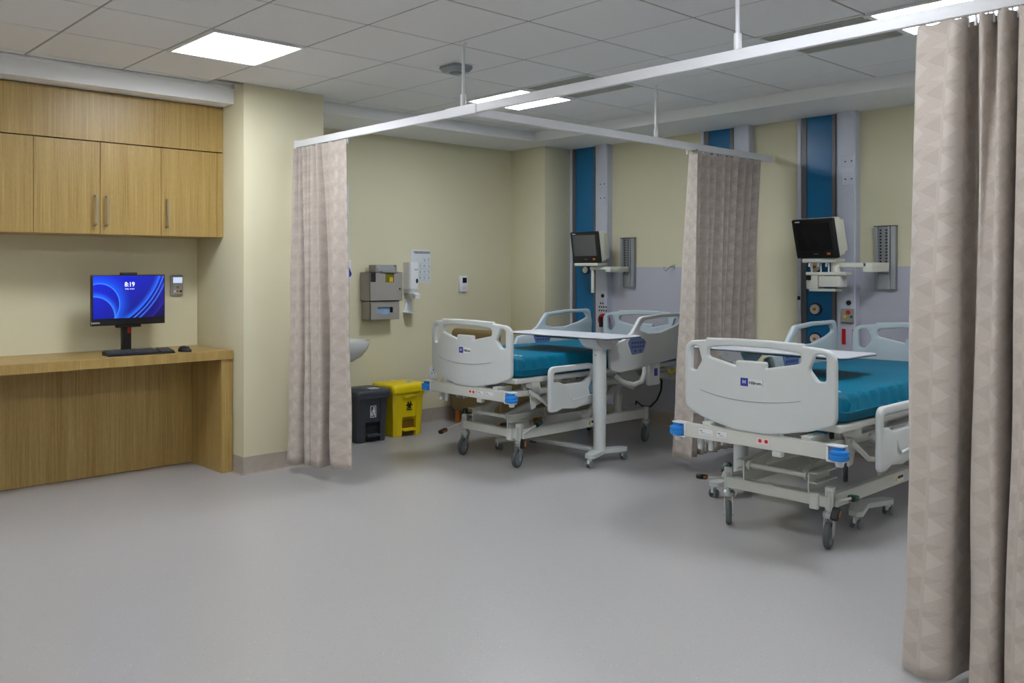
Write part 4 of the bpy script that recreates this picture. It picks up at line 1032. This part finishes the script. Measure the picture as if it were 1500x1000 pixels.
for z in (1.455, 1.12, 0.885):
    o = MB().cyl((-0.03, 0.315, z), (-0.021, 0.315, z), 0.052, n=24).build('outlet_ring', M['navy'], hc)
    MB().cyl((-0.045, 0.315, z), (-0.029, 0.315, z), 0.038, n=24).build('outlet_face', M['cream'], hc)
    MB().cyl((-0.049, 0.315, z), (-0.044, 0.315, z), 0.012, n=14).build('outlet_port', M['amber'], hc)
cbx = MB().box(-0.115, -0.085, -0.015, 0.075, 1.03, 1.135, 0.004, 1).build('call_button_box', M['disp'], hc)
for (y, z, m_, r_) in ((0.018, 1.108, 'red', 0.017), (0.042, 1.075, 'yellow', 0.012), (-0.006, 1.075, 'green', 0.011)):
    MB().cyl((-0.121, y, z), (-0.114, y, z), r_, n=16).build('call_button', M[m_], cbx)
for y, z0_, z1_ in ((0.064, 0.86, 0.98), (-0.016, 0.86, 0.98), (0.064, 0.70, 0.80)):
    MB().box(-0.094, -0.084, y-0.014, y+0.014, z0_, z1_, 0.003, 1).build('red_socket', M['red'], hc)
MB().box(-0.045, -0.034, 0.435, 0.455, 1.19, 1.22).build('small_latch', M['black'], hc)

# vertical equipment rails and patient monitors
def wall_rail(label, y, z0, z1):
    t = thing('equipment_rail', label, 'rail', (XH-0.006, y, z0)); h = z1-z0
    b = MB().box(-0.03, 0, -0.075, 0.075, 0, h, 0.002, 1); b.build('back_channel', mat('grey aluminium rail', (150, 152, 156), 0.35, 0.5), t)
    b = MB().box(-0.045, -0.028, 0.05, 0.075, 0, h).box(-0.045, -0.028, -0.075, -0.045, 0, h).box(-0.045, -0.028, -0.035, -0.022, 0, h).box(-0.032, -0.028, -0.022, 0.05, 0, 0.24*h); b.build('rail_lip', M['grey_alu'], t)
    n = MB()
    for k in range(14):
        for q in (-0.008, 0.034): n.box(-0.033, -0.029, q-0.006, q+0.006, 0.28*h+k*0.0235, 0.28*h+k*0.0235+0.012)
    tag(n.build('notches', M['dark'], t), kind='stuff')
    MB().box(-0.047, 0, -0.077, 0.077, h, h+0.006).build('end_cap', M['dark'], t)
    return t
wall_rail('grey vertical equipment rail on the head wall behind the left bed', 5.145, 1.27, 1.73)
wall_rail('grey vertical equipment rail on the head wall beside the right monitor', 2.80, 1.285, 1.755)
def patient_monitor(label, loc, yaw, tilt, w, h, scr, lens):
    t = thing('patient_monitor', label, 'patient monitor', loc)
    m_ = Matrix.Rotation(yaw, 4, 'Z') @ Matrix.Rotation(tilt, 4, 'Y')
    b = MB().box(0.0, 0.03, -w/2, w/2, 0, h, 0.012, 3).xf(m_); b.build('front_bezel', M['black'], t)
    b = MB().box(0.02, 0.105, -w/2+0.006, w/2-0.006, 0.006, h-0.006, 0.02, 3).box(0.06, 0.17, -w/2+0.03, w/2-0.04, 0.02, h-0.03, 0.02, 2).xf(m_); b.build('shell', M['mon_shell'], t)
    b = MB().box(-0.0015, 0.003, -w/2+0.035, w/2-0.035, 0.065, h-0.03, 0.001, 1).xf(m_); b.build('screen', scr, t)
    b = MB().box(-0.0015, 0.002, w/2-0.075, w/2-0.035, h-0.022, h-0.014).xf(m_); b.build('maker_mark', M['label'], t)
    b = MB().box(-0.0015, 0.002, -w/2+0.06, -w/2+0.09, 0.028, 0.045).xf(m_); b.build('alarm_key', M['amber'], t)
    b = MB().box(-0.0015, 0.002, -0.02, 0.02, 0.033, 0.038).xf(m_); b.build('print', M['hub'], t)
    return t
pm = patient_monitor('patient monitor on a wall arm behind the left bed', (6.50, 5.36, 1.495), R(-6), R(-8), 0.365, 0.295, M['glass_grey'], None)
b = MB().box(-0.01, 0.14, -0.14, 0.14, -0.028, 0.0, 0.006, 1); b.build('mount_plate', M['mon_shell'], pm)
b = MB().box(0.05, 0.09, -0.19, 0.0, -0.065, -0.035, 0.008, 2).box(0.05, 0.325, -0.245, -0.185, -0.085, -0.035, 0.008, 2).cyl((0.07, -0.02, -0.28), (0.07, -0.02, -0.02), 0.016, n=14); b.build('support_arm', M['mon_shell'], pm)
pm2 = patient_monitor('patient monitor tilted on a wall arm above the right bed', (6.46, 3.13, 1.515), R(-12), R(-13), 0.36, 0.30, M['glass'], None)
b = MB().box(0.0, 0.16, -0.14, 0.12, -0.03, 0.0, 0.008, 1); b.build('mount_plate', M['mon_shell'], pm2)
b = MB().cyl((0.09, -0.10, -0.10), (0.09, -0.10, -0.02), 0.035, n=18).box(0.07, 0.12, -0.33, -0.08, -0.065, -0.03, 0.008, 2).box(0.07, 0.365, -0.37, -0.30, -0.10, -0.03, 0.008, 2); b.build('support_arm', M['mon_shell'], pm2)
b = MB().box(0.02, 0.16, -0.20, 0.10, -0.125, -0.10, 0.006, 1).box(0.03, 0.14, 0.01, 0.10, -0.23, -0.12, 0.008, 2).box(0.02, 0.14, -0.16, 0.0, -0.21, -0.13, 0.006, 2).box(0.03, 0.15, -0.12, 0.08, -0.245, -0.225, 0.006, 1); b.build('module_rack', M['mon_shell'], pm2)
MB().box(0.012, 0.03, 0.06, 0.09, -0.16, -0.125).build('module_port', M['black'], pm2)
for y in (0.07, 0.0, -0.06):
    MB().tube([(0.06, y, -0.12), (0.06, y, -0.05), (0.055, y, -0.035), (0.035, y, -0.03), (0.02, y, -0.04), (0.018, y, -0.06)], 0.007, 8).build('cable_hook', M['metal_white'], pm2)
t = thing('wall_hook', 'small bent metal hook on the wall just left of the middle curtain', 'hook', (XH-0.006, 4.66, 1.46))
MB().tube([(0, 0, 0), (-0.05, 0, 0), (-0.07, 0.01, -0.02), (-0.09, 0.02, -0.04), (-0.11, 0.03, -0.03), (-0.11, 0.03, 0.0)], 0.005, 8).build('hook', M['chrome'], t)
MB().box(-0.006, 0, -0.015, 0.015, -0.02, 0.02).build('hook_plate', M['chrome'], t)
